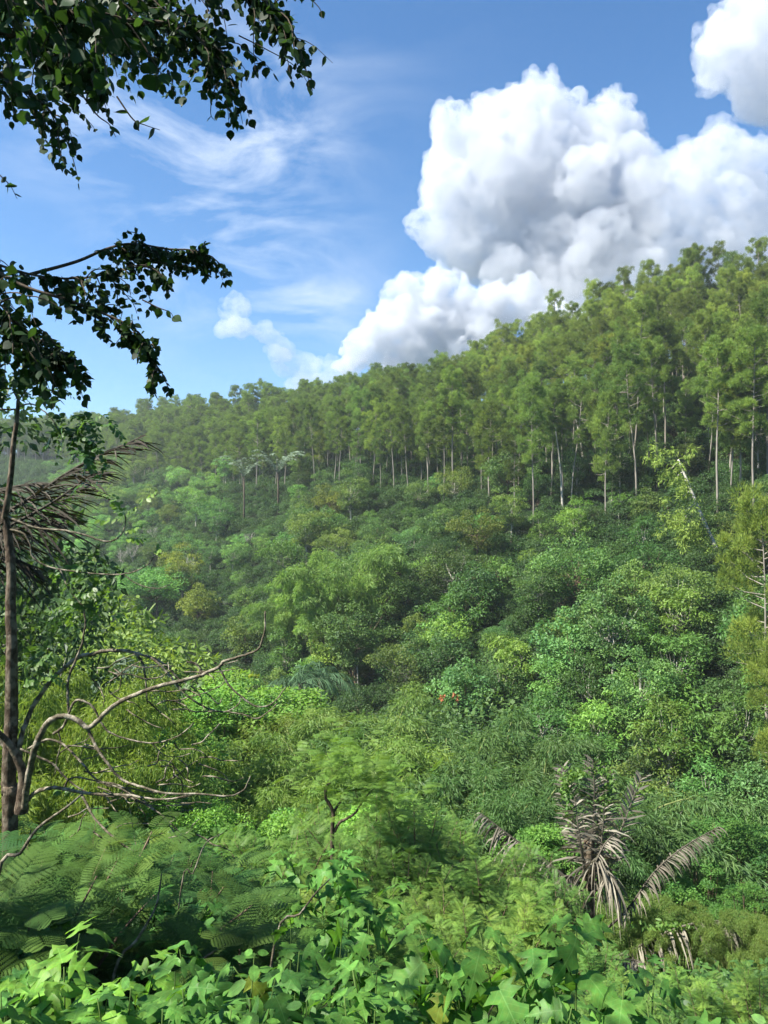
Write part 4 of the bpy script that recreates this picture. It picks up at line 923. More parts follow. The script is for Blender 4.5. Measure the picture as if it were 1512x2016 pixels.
def near_tree():
    d0 = 6.0; base = at(25, 1590, d0); gz = float(hgt(base.x, base.y)); b = Vector((base.x, base.y, gz))
    e = bpy.data.objects.new('leaning_tree', None); COL.objects.link(e); e.location = b
    tag(e, 'slender tree at left with bare curved branches arching over the valley', 'tree')
    S_ = d0 / F
    def br(name, L, w0, w1, mat='branchbark', k=8, n=5, seed=0):
        r = np.random.default_rng(seed + 900); P = spline([list(at(x, y, d0 + dz) - b) for (x, y, dz) in L], n)
        P[1:-1] += r.normal(size=(len(P) - 2, 3)) * w1 * S_ * (.02 if mat == 'nearbark' else .10)
        rad = np.linspace(w0, w1, len(P)) * S_ / 2; rad = rad * (1 + .025 * r.normal(size=len(P))); rad = rad * (.72 if name == 'branch' else 1)
        a = Acc(); tube(a, P, rad, k); return obj(name, a.mesh(name, M[mat], True), e)
    g = (gz - base.z) / S_
    tr = [(22, 1590 - g + 20, 0), (20, 1600, 0), (18, 1560, 0), (18, 1500, 0), (22, 1425, 0), (23, 1350, 0), (23, 1275, 0), (21, 1200, .02), (22, 1120, .03), (16, 1055, .04), (8, 1015, .04)]
    br('trunk', tr, 32, 15, 'nearbark', 14, 6, 1)
    br('trunk_fork', [(8, 1025, .04), (14, 990, 0), (22, 930, 0), (27, 870, 0), (33, 830, 0), (36, 788, 0)], 13, 7, 'nearbark', 10, 6, 2)
    br('trunk_fork', [(8, 1030, .04), (-12, 995, .05), (-40, 960, .1)], 17, 10, 'nearbark', 10, 5, 3)
    br('trunk_fork', [(42, 1600, -.1), (44, 1570, -.1), (47, 1530, -.1), (35, 1495, -.12), (15, 1460, -.15), (-10, 1435, -.2)], 26, 9, 'nearbark', 10, 5, 4)
    B = [([(38, 1500, 0), (42, 1450, .0), (55, 1410, .05), (85, 1360, .1), (120, 1320, .15), (155, 1295, .2), (200, 1283, .2), (240, 1281, .2), (262, 1284, .2)], 15, 9),
         ([(48, 1590, -.15), (54, 1540, -.2), (62, 1500, -.25), (70, 1470, -.3), (82, 1442, -.3), (96, 1421, -.3), (120, 1410, -.3), (150, 1417, -.3), (172, 1433, -.3), (192, 1420, -.3), (215, 1396, -.3), (250, 1375, -.35), (300, 1355, -.4), (350, 1342, -.4), (390, 1331, -.4), (430, 1314, -.4), (442, 1302, -.4), (475, 1292, -.4), (505, 1281, -.4), (516, 1262, -.4), (522, 1235, -.4), (522, 1203, -.4)], 19, 4),
         ([(172, 1433, -.3), (180, 1450, -.3), (192, 1475, -.35), (215, 1507, -.4), (240, 1535, -.4), (280, 1550, -.45), (330, 1562, -.5), (390, 1563, -.5), (450, 1567, -.5), (480, 1554, -.5), (493, 1528, -.5)], 9, 3),
         ([(432, 1315, -.4), (440, 1330, -.4), (450, 1348, -.4), (475, 1372, -.4), (505, 1391, -.4), (532, 1387, -.4), (550, 1370, -.4), (563, 1352, -.4)], 6, 2.6),
         ([(262, 1284, .2), (278, 1300, .2), (285, 1325, .2), (288, 1350, .2), (290, 1385, .2)], 8, 4),
         ([(262, 1284, .2), (290, 1292, .2), (312, 1300, .2), (335, 1318, .2), (352, 1338, .2), (375, 1350, .2), (395, 1368, .2)], 8, 3.5),
         ([(285, 1290, .2), (305, 1300, .1), (330, 1325, .1), (350, 1350, .0), (375, 1375, .0), (415, 1397, .0), (450, 1402, .0), (480, 1407, 0), (505, 1415, 0), (530, 1400, 0), (545, 1385, 0)], 7, 2.8),
         ([(340, 1397, .1), (365, 1396, .1), (385, 1401, .1), (420, 1400, .1)], 4.5, 3), ([(385, 1340, .1), (395, 1355, .1), (415, 1372, .1), (430, 1386, .1), (437, 1375, .1)], 4, 3),
         ([(390, 1357, .1), (415, 1358, .1), (435, 1350, .1), (442, 1342, .1)], 3.5, 2), ([(475, 1372, -.4), (470, 1385, -.4), (455, 1397, -.4), (440, 1402, -.4)], 3, 2),
         ([(135, 1400, -.1), (134, 1340, -.1), (149, 1300, -.1), (162, 1265, -.1), (168, 1225, -.1), (166, 1200, -.1)], 8, 4.5),
         ([(105, 1445, -.2), (125, 1430, -.2), (135, 1405, -.2), (148, 1380, -.2), (168, 1382, -.2), (185, 1395, -.2), (198, 1420, -.2), (215, 1441, -.2), (250, 1455, -.2), (300, 1463, -.2), (345, 1452, -.2), (370, 1435, -.2), (382, 1422, -.2)], 8, 2.8),
         ([(50, 1580, -.1), (70, 1560, -.1), (95, 1552, -.15), (120, 1552, -.2), (160, 1560, -.2), (200, 1564, -.2), (250, 1565, -.25), (300, 1573, -.3), (345, 1572, -.3), (378, 1562, -.3)], 12, 3.5),
         ([(160, 1562, -.2), (172, 1585, -.25), (187, 1612, -.3), (215, 1641, -.4), (245, 1665, -.4), (266, 1675, -.4), (285, 1667, -.4)], 7, 3.4),
         ([(55, 1475, -.1), (90, 1457, -.1), (120, 1463, -.1), (145, 1485, -.15), (165, 1506, -.2), (190, 1535, -.2), (235, 1551, -.2), (280, 1580, -.25), (320, 1606, -.3), (350, 1635, -.3), (376, 1658, -.3)], 7, 3),
         ([(40, 1475, -.1), (75, 1490, -.1), (105, 1505, -.1), (128, 1530, -.1), (150, 1548, -.1), (180, 1563, -.1), (230, 1570, -.1)], 7, 3), ([(190, 1540, -.1), (225, 1543, -.1), (262, 1562, -.1), (300, 1590, -.1), (325, 1615, -.1), (342, 1638, -.1), (356, 1660, -.1)], 5, 2.6),
         ([(128, 1548, -.1), (135, 1535, -.2), (150, 1530, -.2), (170, 1533, -.2), (200, 1541, -.2), (220, 1550, -.2)], 6, 3), ([(115, 1440, 0), (120, 1465, 0), (112, 1495, 0), (108, 1525, 0)], 4.5, 2.5),
         ([(300, 1463, -.2), (320, 1485, -.2), (350, 1490, -.2), (376, 1483, -.2)], 3, 2), ([(212, 1580, -.1), (250, 1570, -.1), (290, 1585, -.1), (350, 1585, -.1), (375, 1583, -.1)], 4, 2.4),
         ([(345, 1605, -.1), (352, 1600, -.1), (365, 1596, -.1), (390, 1592, -.1)], 3, 2), ([(320, 1640, -.1), (300, 1650, -.1), (270, 1668, -.1)], 3, 2), ([(255, 1590, -.1), (262, 1630, -.1), (268, 1668, -.15)], 3, 2),
         ([(8, 1012, .03), (35, 1026, 0), (60, 1036, 0), (80, 1041, 0), (130, 1045, -.05), (175, 1056, -.05), (205, 1066, -.05), (225, 1063, -.05), (240, 1050, -.05), (247, 1030, -.05), (246, 1012, -.05)], 7, 3.6),
         ([(18, 1042, .03), (45, 1050, 0), (60, 1072, 0), (65, 1098, 0), (100, 1117, 0), (150, 1125, 0), (210, 1131, 0), (255, 1128, 0), (290, 1112, 0), (306, 1092, 0)], 6, 2.6),
         ([(244, 1131, 0), (265, 1147, 0), (290, 1156, 0), (315, 1158, 0), (335, 1150, 0)], 3.4, 2), ([(25, 1045, .03), (60, 1060, .1), (95, 1090, .1), (120, 1125, .1), (135, 1160, .05), (165, 1195, 0)], 5, 2.5),
         ([(38, 800, 0), (60, 795, 0), (80, 805, 0), (100, 822, 0), (115, 848, 0), (125, 870, 0)], 4.5, 2.6), ([(36, 805, 0), (20, 806, 0), (-10, 806, 0)], 5, 4), ([(36, 790, 0), (50, 770, 0), (75, 745, 0), (100, 735, 0)], 4, 2.5), ([(36, 790, 0), (25, 760, 0), (35, 720, 0), (60, 695, 0)], 4, 2.5),
         ([(-20, 1440, .1), (10, 1470, .1), (35, 1500, .05), (50, 1535, 0)], 12, 9)]
    for i, (L, w0, w1) in enumerate(B): br('branch', L, w0, w1, seed=20 + i, k=8)
    # more fine bare twigs in the lower tangle
    r = np.random.default_rng(99)
    for i in range(54):
        x, y = r.uniform(90, 400), r.uniform(1460, 1650)
        if i > 34: x, y = r.uniform(170, 400), r.uniform(1300, 1400)
        L = [(x, y, -.2)]; a = r.uniform(-.5, .9)
        for _ in range(4): a += r.normal() * .45; x += 22 * math.cos(a); y += 18 * math.sin(a) * .8; L.append((x, y, -.2 + r.normal() * .05))
        br('twig', L, 3.2, 1.6, seed=60 + i, k=5, n=3)
    # pinnate leaf sprays: (base, tip offset) lists
    W2 = lambda x, y, dz=0: list(at(x, y, d0 + dz) - b)
    def spray(cx, cy, n, sx, sy, ln, ll, tone, droop=30, seed=0, colr=(1, 1, 1)):
        rr_ = np.random.default_rng(1200 + seed)
        for i in range(n):
            a = Acc()
            x, y = cx + rr_.normal() * sx, cy + rr_.normal() * sy; an = rr_.uniform(-math.pi, math.pi); l = ln * rr_.uniform(.6, 1.2)
            dx, dy = math.cos(an) * l, math.sin(an) * l * .45; dz = rr_.normal() * .1
            pinnate(a, [W2(x, y, dz), W2(x + dx * .5, y + dy * .5 - 5, dz), W2(x + dx, y + dy + droop * .5, dz + .03)], int(5 + ln / 14), ll * rr_.uniform(.8, 1.1), rr_, tone)
            obj('leaf', a.mesh('leaf', M['young']), e, color=colr)
    spray(60, 720, 20, 32, 24, 62, .060, .35, 20, 1, (.55, .62, .7)); spray(25, 740, 14, 30, 30, 60, .065, .3, 20, 11, (.5, .58, .7)); spray(70, 768, 8, 30, 8, 60, .055, .45, 20, 12, (.75, .8, .8))
    spray(150, 842, 18, 22, 16, 52, .058, .5, 60, 2, (.8, .85, .8)); spray(165, 885, 14, 20, 24, 48, .060, .35, 40, 3, (.6, .75, .85))
    rr_ = np.random.default_rng(5)
    for L in [[(246, 1012), (265, 1000), (290, 980), (305, 968)], [(246, 1012), (235, 990), (220, 975), (200, 968)], [(247, 1020), (225, 1022), (205, 1025), (188, 1020)], [(246, 1045), (262, 1040), (278, 1035)], [(246, 1060), (262, 1062), (285, 1060)], [(246, 1015), (232, 1000), (225, 990)], [(306, 1092), (310, 1085), (312, 1082)]]:
        a = Acc(); pinnate(a, [W2(*p, -.05) for p in L], 6, .058, rr_, .85); obj('leaf', a.mesh('leaf', M['young']), e, color=(1.2, 1.2, .8))
    spray(168, 1190, 16, 22, 14, 46, .052, .7, 20, 6); spray(130, 1135, 6, 20, 12, 40, .05, .5, 30, 7); spray(195, 1165, 6, 15, 10, 40, .05, .6, 20, 8)
    spray(60, 1300, 10, 30, 20, 55, .052, .6, 20, 9); spray(50, 1345, 5, 20, 10, 50, .05, .5, 20, 10); spray(370, 1350, 6, 18, 8, 34, .045, .4, 10, 14); spray(500, 1335, 3, 6, 4, 16, .03, .8, 5, 15, (1.6, 1.1, .6)); spray(155, 1560, 4, 15, 5, 40, .045, .3, 10, 16)
near_tree()

# ---------------------------------------------------------------- fig tree whose boughs hang in from the upper left
def fig_tree():
    b = Vector((-4.3, 3.4, float(hgt(-4.3, 3.4)))); e = bpy.data.objects.new('fig_tree', None); COL.objects.link(e); e.location = b
    tag(e, 'dark fig tree hanging leafy boughs in from the upper left corner', 'tree')
    w = Acc(); top = Vector((-3.6, 3.5, 3.6)) - b
    tube(w, spline([(0, 0, -.5), (.1, 0, 1.8), (.25, .05, 3.8), list(top)], 4), np.linspace(.28, .16, 13), 10); obj('trunk', w.mesh('trunk', M['nearbark'], True), e)
    r = np.random.default_rng(44); leaves = []; twacc = Acc(); 
    # boughs: list of (px, py, distance), drop of twigs, count, leaf size
    boughs = [([(-700, -500, 4.0), (-200, -160, 4.0), (60, -60, 4.0), (260, -20, 4.0), (400, -40, 4.0), (500, -10, 4.0), (560, 30, 4.0)], 46, .26, .070),
              ([(-700, -400, 3.6), (-200, -60, 3.7), (60, 20, 3.8), (220, 40, 3.9), (340, 50, 4.0), (400, 85, 4.0), (430, 120, 4.0)], 48, .25, .068),
              ([(-600, -260, 3.0), (-200, -20, 3.1), (0, 60, 3.2), (80, 75, 3.2), (130, 105, 3.2), (170, 120, 3.2)], 34, .18, .072),
              ([(-600, -100, 3.4), (-250, 60, 3.6), (-60, 120, 3.8), (30, 165, 3.9), (85, 205, 4.0), (120, 245, 4.0)], 26, .18, .060),
              ([(-600, -200, 4.4), (-150, -30, 4.4), (120, 20, 4.4), (280, 20, 4.5), (380, 30, 4.5)], 52, .27, .072),
              ([(-500, -300, 2.6), (-200, -120, 2.7), (0, -30, 2.7), (110, 0, 2.7), (170, 20, 2.7)], 30, .26, .072),
              ([(-600, 250, 3.8), (-200, 440, 3.9), (-60, 500, 4.0), (60, 540, 4.0), (150, 548, 4.0), (230, 535, 4.0), (290, 520, 4.0)], 32, .15, .060),
              ([(60, 540, 4.0), (150, 515, 4.1), (210, 490, 4.1), (260, 480, 4.1), (330, 490, 4.1), (375, 492, 4.1), (405, 502, 4.1)], 34, .11, .052),
              ([(-60, 500, 4.0), (40, 560, 3.9), (130, 590, 3.9), (210, 620, 3.9), (260, 645, 3.9), (292, 680, 3.9), (310, 735, 3.9)], 26, .12, .058),
              ([(-200, 500, 3.9), (-60, 580, 3.8), (20, 630, 3.8), (80, 670, 3.8), (110, 690, 3.8), (140, 710, 3.8)], 26, .15, .066),
              ([(-300, 480, 3.6), (-100, 560, 3.6), (0, 600, 3.6), (30, 640, 3.6)], 22, .28, .070)]
    bare = [[(230, 190, 3.3), (262, 235, 3.3), (285, 246, 3.3), (315, 256, 3.3)], [(150, 170, 3.2), (190, 225, 3.2), (215, 245, 3.2), (228, 270, 3.2)], [(470, 70, 4.0), (520, 95, 4.0), (580, 130, 4.0), (616, 178, 4.0)], [(500, 60, 4.0), (560, 70, 4.0), (610, 85, 4.0), (655, 124, 4.0)],
            [(-40, 300, 3.8), (0, 345, 3.8), (20, 365, 3.8), (34, 392, 3.8)], [(580, -40, 4.0), (610, -5, 4.0), (630, 18, 4.0), (634, 38, 4.0)], [(300, 515, 4.1), (370, 525, 4.1), (420, 535, 4.1), (458, 545, 4.1)], [(280, 590, 3.9), (310, 605, 3.9), (335, 615, 3.9), (342, 628, 3.9)], [(430, 160, 4), (418, 190, 4), (415, 225, 4), (424, 238, 4)], [(345, 60, 4), (345, 120, 4), (340, 170, 4), (350, 205, 4)]]
    def lf(p, size, dirv):
        leaves.append((p, dirv, size))
    for (pth, ntw, tl, ls) in boughs:
        P = spline([list(at(*q) - b) for q in pth], 8); a = Acc(); tube(a, P, np.linspace(.032 if pth[0][1] < 0 else .010, .003, len(P)), 7, cap=False); obj('bough', a.mesh('bough', M['twig'], True), e)
        for i in range(ntw):
            f = .28 + .72 * (i + r.random()) / ntw; k = min(int(f * (len(P) - 1)), len(P) - 2); s = P[k] + (P[k + 1] - P[k]) * (f * (len(P) - 1) - k)
            T = norm(P[k + 1] - P[k]); dirv = norm(T * .9 + r.normal(size=3) * .55 + np.array([0, 0, .05])); L = tl * (.45 + .8 * r.random())
            q = [s]; d_ = dirv; n = 9
            for j in range(n): d_ = norm(d_ + np.array([0, 0, -.20]) + r.normal(size=3) * .10); q.append(q[-1] + d_ * L * 1.5 / n)
            q = np.array(q); tube(twacc, q, np.linspace(.0045, .0015, len(q)), 4, cap=False)
            for j in range(1, n + 1):
                for _ in range(1 + int(r.random() < .75)):
                    dv = norm(norm(q[j] - q[j - 1]) * .4 + r.normal(size=3) * .6 + np.array([0, 0, -.55])); lf(q[j] + dv * .012, ls * (.42 + .50 * r.random()), dv)
    for pth in bare:
        P = spline([list(at(*q) - b) for q in pth], 6); tube(twacc, P, np.linspace(.004, .0012, len(P)), 4, cap=False)
        for j in range(4, len(P), 3):
            if r.random() < .7: dv = norm(r.normal(size=3) * .5 + np.array([0, 0, -.8])); lf(P[j], .055 * (.7 + .5 * r.random()), dv)
    tag(obj('twigs', twacc.mesh('twigs', M['twig'], True), e), kind='stuff')
    # the 300 leaves seen largest are parts; the rest one piece
    def sz(l):
        p = l[0] + np.array(b); x, y = proj(p); ins = (-5 < x < 700) and (-5 < y < 800); return -(l[2] / p[1]) if ins else 1
    leaves.sort(key=sz); nm = []
    for v in range(3):
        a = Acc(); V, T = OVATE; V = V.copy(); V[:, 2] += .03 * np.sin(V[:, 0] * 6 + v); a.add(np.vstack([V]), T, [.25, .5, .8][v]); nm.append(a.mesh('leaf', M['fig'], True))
    def frame(dv):
        A = norm(dv); Nn = norm(r.normal(size=3) + np.array([0, -.4, .5])); B = norm(np.cross(Nn, A)); C = np.cross(A, B); return A, B, C
    for (p, dv, s) in leaves[:300]:
        A, B, C = frame(dv); o = obj('leaf', nm[int(r.integers(0, 3))], e); m = Matrix(((A[0], B[0], C[0], p[0]), (A[1], B[1], C[1], p[1]), (A[2], B[2], C[2], p[2]), (0, 0, 0, 1)))
        o.matrix_local = m @ Matrix.Diagonal((s, s, s, 1))
    rest = leaves[300:]; n = len(rest); a = Acc()
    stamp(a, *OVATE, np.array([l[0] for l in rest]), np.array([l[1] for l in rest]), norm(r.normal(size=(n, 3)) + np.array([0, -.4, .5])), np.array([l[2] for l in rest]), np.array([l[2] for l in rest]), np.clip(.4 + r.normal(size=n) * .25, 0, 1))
    # canopy above and behind the camera, out of the frame
    k = 1500; ang = r.random(k) * 6.283; q = np.sqrt(r.random(k)) * 2.2; P = np.stack([q * np.cos(ang) - .6, q * np.sin(ang) * .9 - 1.2, 6.6 + 1.3 * r.random(k) + 0 * q], -1)
    P = P[(P[:, 1] + b.y < 1.2) | (P[:, 2] + b.z > .95 * (P[:, 1] + b.y) + .3)]
    k = len(P); stamp(a, *OVATE, P, norm(r.normal(size=(k, 3)) - (0, 0, .8)), norm(r.normal(size=(k, 3)) + (0, 0, .8)), .09, .09, r.random(k))
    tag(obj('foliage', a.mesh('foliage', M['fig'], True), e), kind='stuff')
fig_tree()

# ---------------------------------------------------------------- foreground plants with large lobed leaves
def foreground():
    r = np.random.default_rng(2024)
    def leafmesh(V, T, tone, mat='tith'):
        a = Acc(); a.add(V, T, tone); return a.mesh('leaf', M[mat], True)
    LOB = [leafmesh(*lobed(i, [1.0, 1.1, .9, 1.0, 1.15, .85, 1.0, 1.05][i], [.15, .45, .25, .6, .3, .8, .1, .5][i]), [.45, .7, .3, .5, .6, .35, .8, .2][i]) for i in range(8)]
    LAN = [leafmesh(*lobed(40 + i, [.5, .62, .4, .55][i], [.6, .4, .8, .3][i]), [.35, .55, .45, .65][i]) for i in range(4)]; SMALL = [leafmesh(*OVAL, .5)]
    def plant(px, pytop, d, n, ls, kind, c, lab, spread=.28, name='lobed_leaf_plant'):
        topz = (CY - pytop) / F * d; x = (px - CX) / F * d; gz = float(hgt(x, d)); h = max(.3, topz - gz - .05)
        e = bpy.data.objects.new(name, None); COL.objects.link(e); e.location = (x, d, gz); tag(e, lab, 'plant', 'large-leaved plants along the near edge')
        ns = 1 + (n > 9) + (n > 15)
        for s_ in range(ns):
            lean = r.normal(size=2) * spread * (.4 if s_ == 0 else 1.0); hh = h * (1 if s_ == 0 else r.uniform(.78, .95)); P = spline([(0, 0, -.15), (lean[0] * .3, lean[1] * .3, hh * .5), (lean[0], lean[1], hh)], 8)
            a = Acc(); tube(a, P, np.linspace(.008, .002, len(P)), 6); o = obj('stem', a.mesh('stem', M['greenstem'], True), e)
            m_ = int(n * 2.1) // ns
            for i in range(m_):
                f = 1 - (i / m_) ** 1.5 * min(.7, .8 / h); k = min(int(f * (len(P) - 1)), len(P) - 2); p = P[k] + (P[k + 1] - P[k]) * (f * (len(P) - 1) - k)
                a_ = i * 2.3 + r.normal() * .3 + s_; up = .35 - .5 * (i / m_) + r.normal() * .12
                sz = ls * .82 * (.42 + .65 * min(1, (i + 1) / 5)) * r.uniform(.85, 1.12); pet = sz * .25
                dv = norm(np.array([math.cos(a_), math.sin(a_), up])); q = p + dv * pet
                dl = norm(dv + np.array([0, 0, -.30 - .6 * r.random() * min(1, i / 5) - (.6 if kind == 'lance' else 0) * r.random()])); Nn = norm(np.array([0, 0, 1.0]) + dv * .3 + r.normal(size=3) * .32 + np.array([0, -.25, 0])); B = norm(np.cross(Nn, dl)); C = np.cross(dl, B)
                ms = LOB if kind == 'lobed' else LAN if kind == 'lance' else SMALL
                if kind == 'mix': ms = LOB + LAN
                o = obj('leaf', ms[int(r.integers(0, len(ms)))], e, color=(c if r.random() > .008 else (c[0] * 2.4, c[1] * 1.15, c[2] * .6)))
                o.matrix_local = Matrix(((dl[0], B[0], C[0], q[0]), (dl[1], B[1], C[1], q[1]), (dl[2], B[2], C[2], q[2]), (0, 0, 0, 1))) @ Matrix.Diagonal((sz, sz, sz, 1))
    Y = (1.38, 1.22, .62); G = (.78, .86, .9); D_ = (.55, .72, .95); G2 = (.95, .97, .92)  # D_ is a darker leaf tint that stands in for shade
    P = [(60, 1865, 2.9, 14, .23, 'lobed', Y, 'bright yellow-green lobed-leaf plant in the lower left corner'), (135, 1880, 2.7, 14, .22, 'lobed', Y, 'bright yellow-green lobed-leaf plant second from the lower left corner'),
         (200, 1895, 2.9, 10, .20, 'lobed', Y, 'yellow-green lobed-leaf plant right of the brightest corner plants'), (330, 1880, 2.8, 12, .22, 'lobed', G2, 'fresh green lobed-leaf plant below the feathery shrubs at left'), (450, 1925, 2.6, 12, .21, 'mix', G, 'green plant with long pointed leaves at the bottom left of centre'),
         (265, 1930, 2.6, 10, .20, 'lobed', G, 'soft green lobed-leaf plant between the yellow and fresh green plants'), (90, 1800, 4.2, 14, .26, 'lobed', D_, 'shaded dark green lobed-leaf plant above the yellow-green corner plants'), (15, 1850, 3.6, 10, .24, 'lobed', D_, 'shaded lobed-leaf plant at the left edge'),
         (265, 1750, 4.6, 12, .24, 'lobed', (.75, .9, 1.0), 'pale green lobed-leaf plant standing in the feathery shrubs'), (400, 1850, 3.6, 9, .25, 'lobed', (.9, 1.0, 1.1), 'pale lobed leaves between the left and centre feathery shrubs'), (600, 1665, 7.0, 16, .26, 'lobed', G2, 'fresh green lobed-leaf plant rising behind the feathery centre shrubs, left'),
         (680, 1655, 7.2, 18, .26, 'lobed', (.9, 1.0, 1), 'fresh green lobed-leaf plant rising behind the feathery centre shrubs, right'), (640, 1800, 3.4, 13, .21, 'mix', G2, 'green plant with tapering leaves at bottom centre, tallest of its row'), (570, 1830, 3.4, 10, .20, 'lance', G2, 'plant with drooping pointed leaves left of bottom centre'),
         (740, 1820, 3.3, 12, .22, 'lance', G2, 'plant with broad drooping pointed leaves right of bottom centre'), (830, 1850, 3.1, 12, .23, 'lance', (.95, 1.05, 1), 'plant with long hanging leaf right of centre'), (660, 1890, 2.9, 14, .17, 'mix', G, 'leafy green plant low in the centre of the bottom edge'),
         (900, 1930, 2.8, 12, .20, 'lance', G, 'narrow-leaved plant between the centre and right plants'), (980, 1850, 2.9, 14, .22, 'mix', G2, 'green plant with large pointed leaves, left of the tallest right plants'), (1060, 1835, 2.7, 14, .23, 'lance', G2, 'tallest large-leaved plant before the dead palm'),
         (1130, 1850, 2.6, 15, .23, 'mix', G2, 'large-leaved plant just right of the tallest before the dead palm'), (1030, 1920, 2.4, 12, .22, 'mix', G, 'large-leaved plant at the bottom edge below the dead palm'), (1220, 1930, 2.5, 13, .21, 'lance', G2, 'pointed-leaf plant at the bottom right of the palm'),
         (1330, 1965, 2.5, 12, .20, 'mix', G2, 'pointed-leaf plant low at the bottom right'), (1430, 1990, 2.5, 10, .20, 'lance', G, 'pointed-leaf plant nearest the bottom right corner'), (780, 1940, 2.6, 12, .18, 'mix', G, 'green plant at the bottom edge right of centre'),
         (540, 1945, 2.6, 14, .12, 'oval', (1.1, 1.1, .8), 'small round-leaved yellow-green plant at bottom centre left'), (600, 1960, 2.5, 14, .11, 'oval', (.95, 1.05, 1.1), 'small oval-leaved pale plant at bottom centre'), (500, 1985, 2.3, 14, .11, 'oval', (1.1, 1.1, .9), 'small-leaved plant at the very bottom left of centre'),
         (720, 1990, 2.3, 12, .18, 'mix', G2, 'lobed-leaf plant at the very bottom right of centre'), (130, 1985, 2.3, 12, .18, 'lobed', (1.0, 1.05, .8), 'low lobed-leaf plant at the very bottom left'), (20, 1950, 2.4, 12, .19, 'lobed', (.9, 1.0, .8), 'lobed-leaf plant filling the bottom left corner'), (380, 1990, 2.3, 12, .18, 'lobed', G, 'low lobed-leaf plant at the bottom edge left of centre')]
    for q in P: plant(*q)
    r = np.random.default_rng(515)
    for j, px in enumerate(np.linspace(-10, 1450, 19)):
        plant(px + r.normal() * 15, r.uniform(1890, 1965) + (40 if px > 1150 else 0), r.uniform(2.3, 3.0), 11 if j % 3 else 15, .18 if j % 3 else .11, 'lobed' if j % 3 else 'oval', (Y if px < 200 else G2) if r.random() < .6 else G, f'low {"lobed-leaf" if j % 3 else "oval-leaf"} plant, {ordinal(j + 1)} from the left along the bottom edge')
    # leafy cover between the plants: one mass
    n = 26000; d = 1.6 + 9 * r.random(n) ** .8; px = r.uniform(-150, 1650, n); x = (px - CX) / F * d; z = hgt(x, d)
    h = .12 + .55 * r.random(n); top = (CY - 1960) / F * d; ok = (z + h < top) | (d > 5.5); P = np.stack([x, d, z + h], -1)[ok]; n = len(P); a = Acc()
    stamp(a, *OVAL, P, norm(r.normal(size=(n, 3)) * np.array([1, 1, .4])), norm(np.array([0, 0, 1.0]) + r.normal(size=(n, 3)) * .5), .10 * (.5 + r.random(n)), .10 * (.5 + .8 * r.random(n)), np.clip(r.normal(size=n) * .25 + .45, 0, 1))
    tag(obj('ground_cover', a.mesh('ground_cover', M['shrub'], True), color=(1.1, 1.2, 1)), 'low mixed leaves covering the ground between the near plants', kind='stuff')
    # long thin slanting stems
    for (L, d, w0, lab) in [([(220, 1935), (270, 1850), (305, 1790), (315, 1745), (318, 1720)], 4.2, 7, 'pale slanting stem rising from the lower left plants'), ([(355, 1760), (380, 1720), (405, 1660), (440, 1640)], 4.6, 4, 'thin pale stem among the blue-green feathery leaves'),
                            ([(-10, 1750), (40, 1680), (75, 1630), (130, 1590), (160, 1565)], 4.4, 9, 'brown stem slanting up in the shade at the left edge'), ([(540, 1860), (590, 1800), (620, 1760), (650, 1730)], 4.3, 6, 'brown stem slanting up at bottom centre')]:
        p0 = at(L[0][0], L[0][1], d); g_ = Vector((p0.x - .15, p0.y, float(hgt(p0.x - .15, p0.y)))); a = Acc(); P = spline([(0, 0, 0)] + [list(at(x, y, d) - g_) for x, y in L], 4); tube(a, P, np.linspace(w0, w0 * .4, len(P)) * d / F / 2, 7)
        thing('slanting_sapling', g_, 0, 1, [('stem', a.mesh('stem', M['branchbark'], True))], None, lab, 'sapling')
foreground()

# ---------------------------------------------------------------- clouds: closed bodies of scattering mist far beyond the ridge
def cloud_mat(name, dens, k, col=(.735, .755, .795), step=.10, soft=.5):
    """mist whose density breaks up into billows; k = metres per photo pixel at the cloud"""
    m = new_mat(name); nt = m.node_tree; N = nt.nodes.new; L = nt.links.new
    v = N('ShaderNodeVolumePrincipled'); v.inputs['Color'].default_value = (*col, 1); v.inputs['Anisotropy'].default_value = .0
    tc = N('ShaderNodeTexCoord'); nz = N('ShaderNodeTexNoise'); nz.inputs['Scale'].default_value = 1 / (42 * k); nz.inputs['Detail'].default_value = 6; nz.inputs['Roughness'].default_value = .72; nz.inputs['Distortion'].default_value = .4
    L(tc.outputs['Object'], nz.inputs[0]); mr = N('ShaderNodeMapRange'); mr.inputs[1].default_value = .40; mr.inputs[2].default_value = .49; mr.inputs[3].default_value = 0; mr.inputs[4].default_value = dens * 1.75
    L(nz.outputs[0], mr.inputs[0]); L(mr.outputs[0], v.inputs['Density'])
    m.cycles.volume_step_rate = step
    out = N('ShaderNodeOutputMaterial'); L(v.outputs[0], out.inputs['Volume']); return m

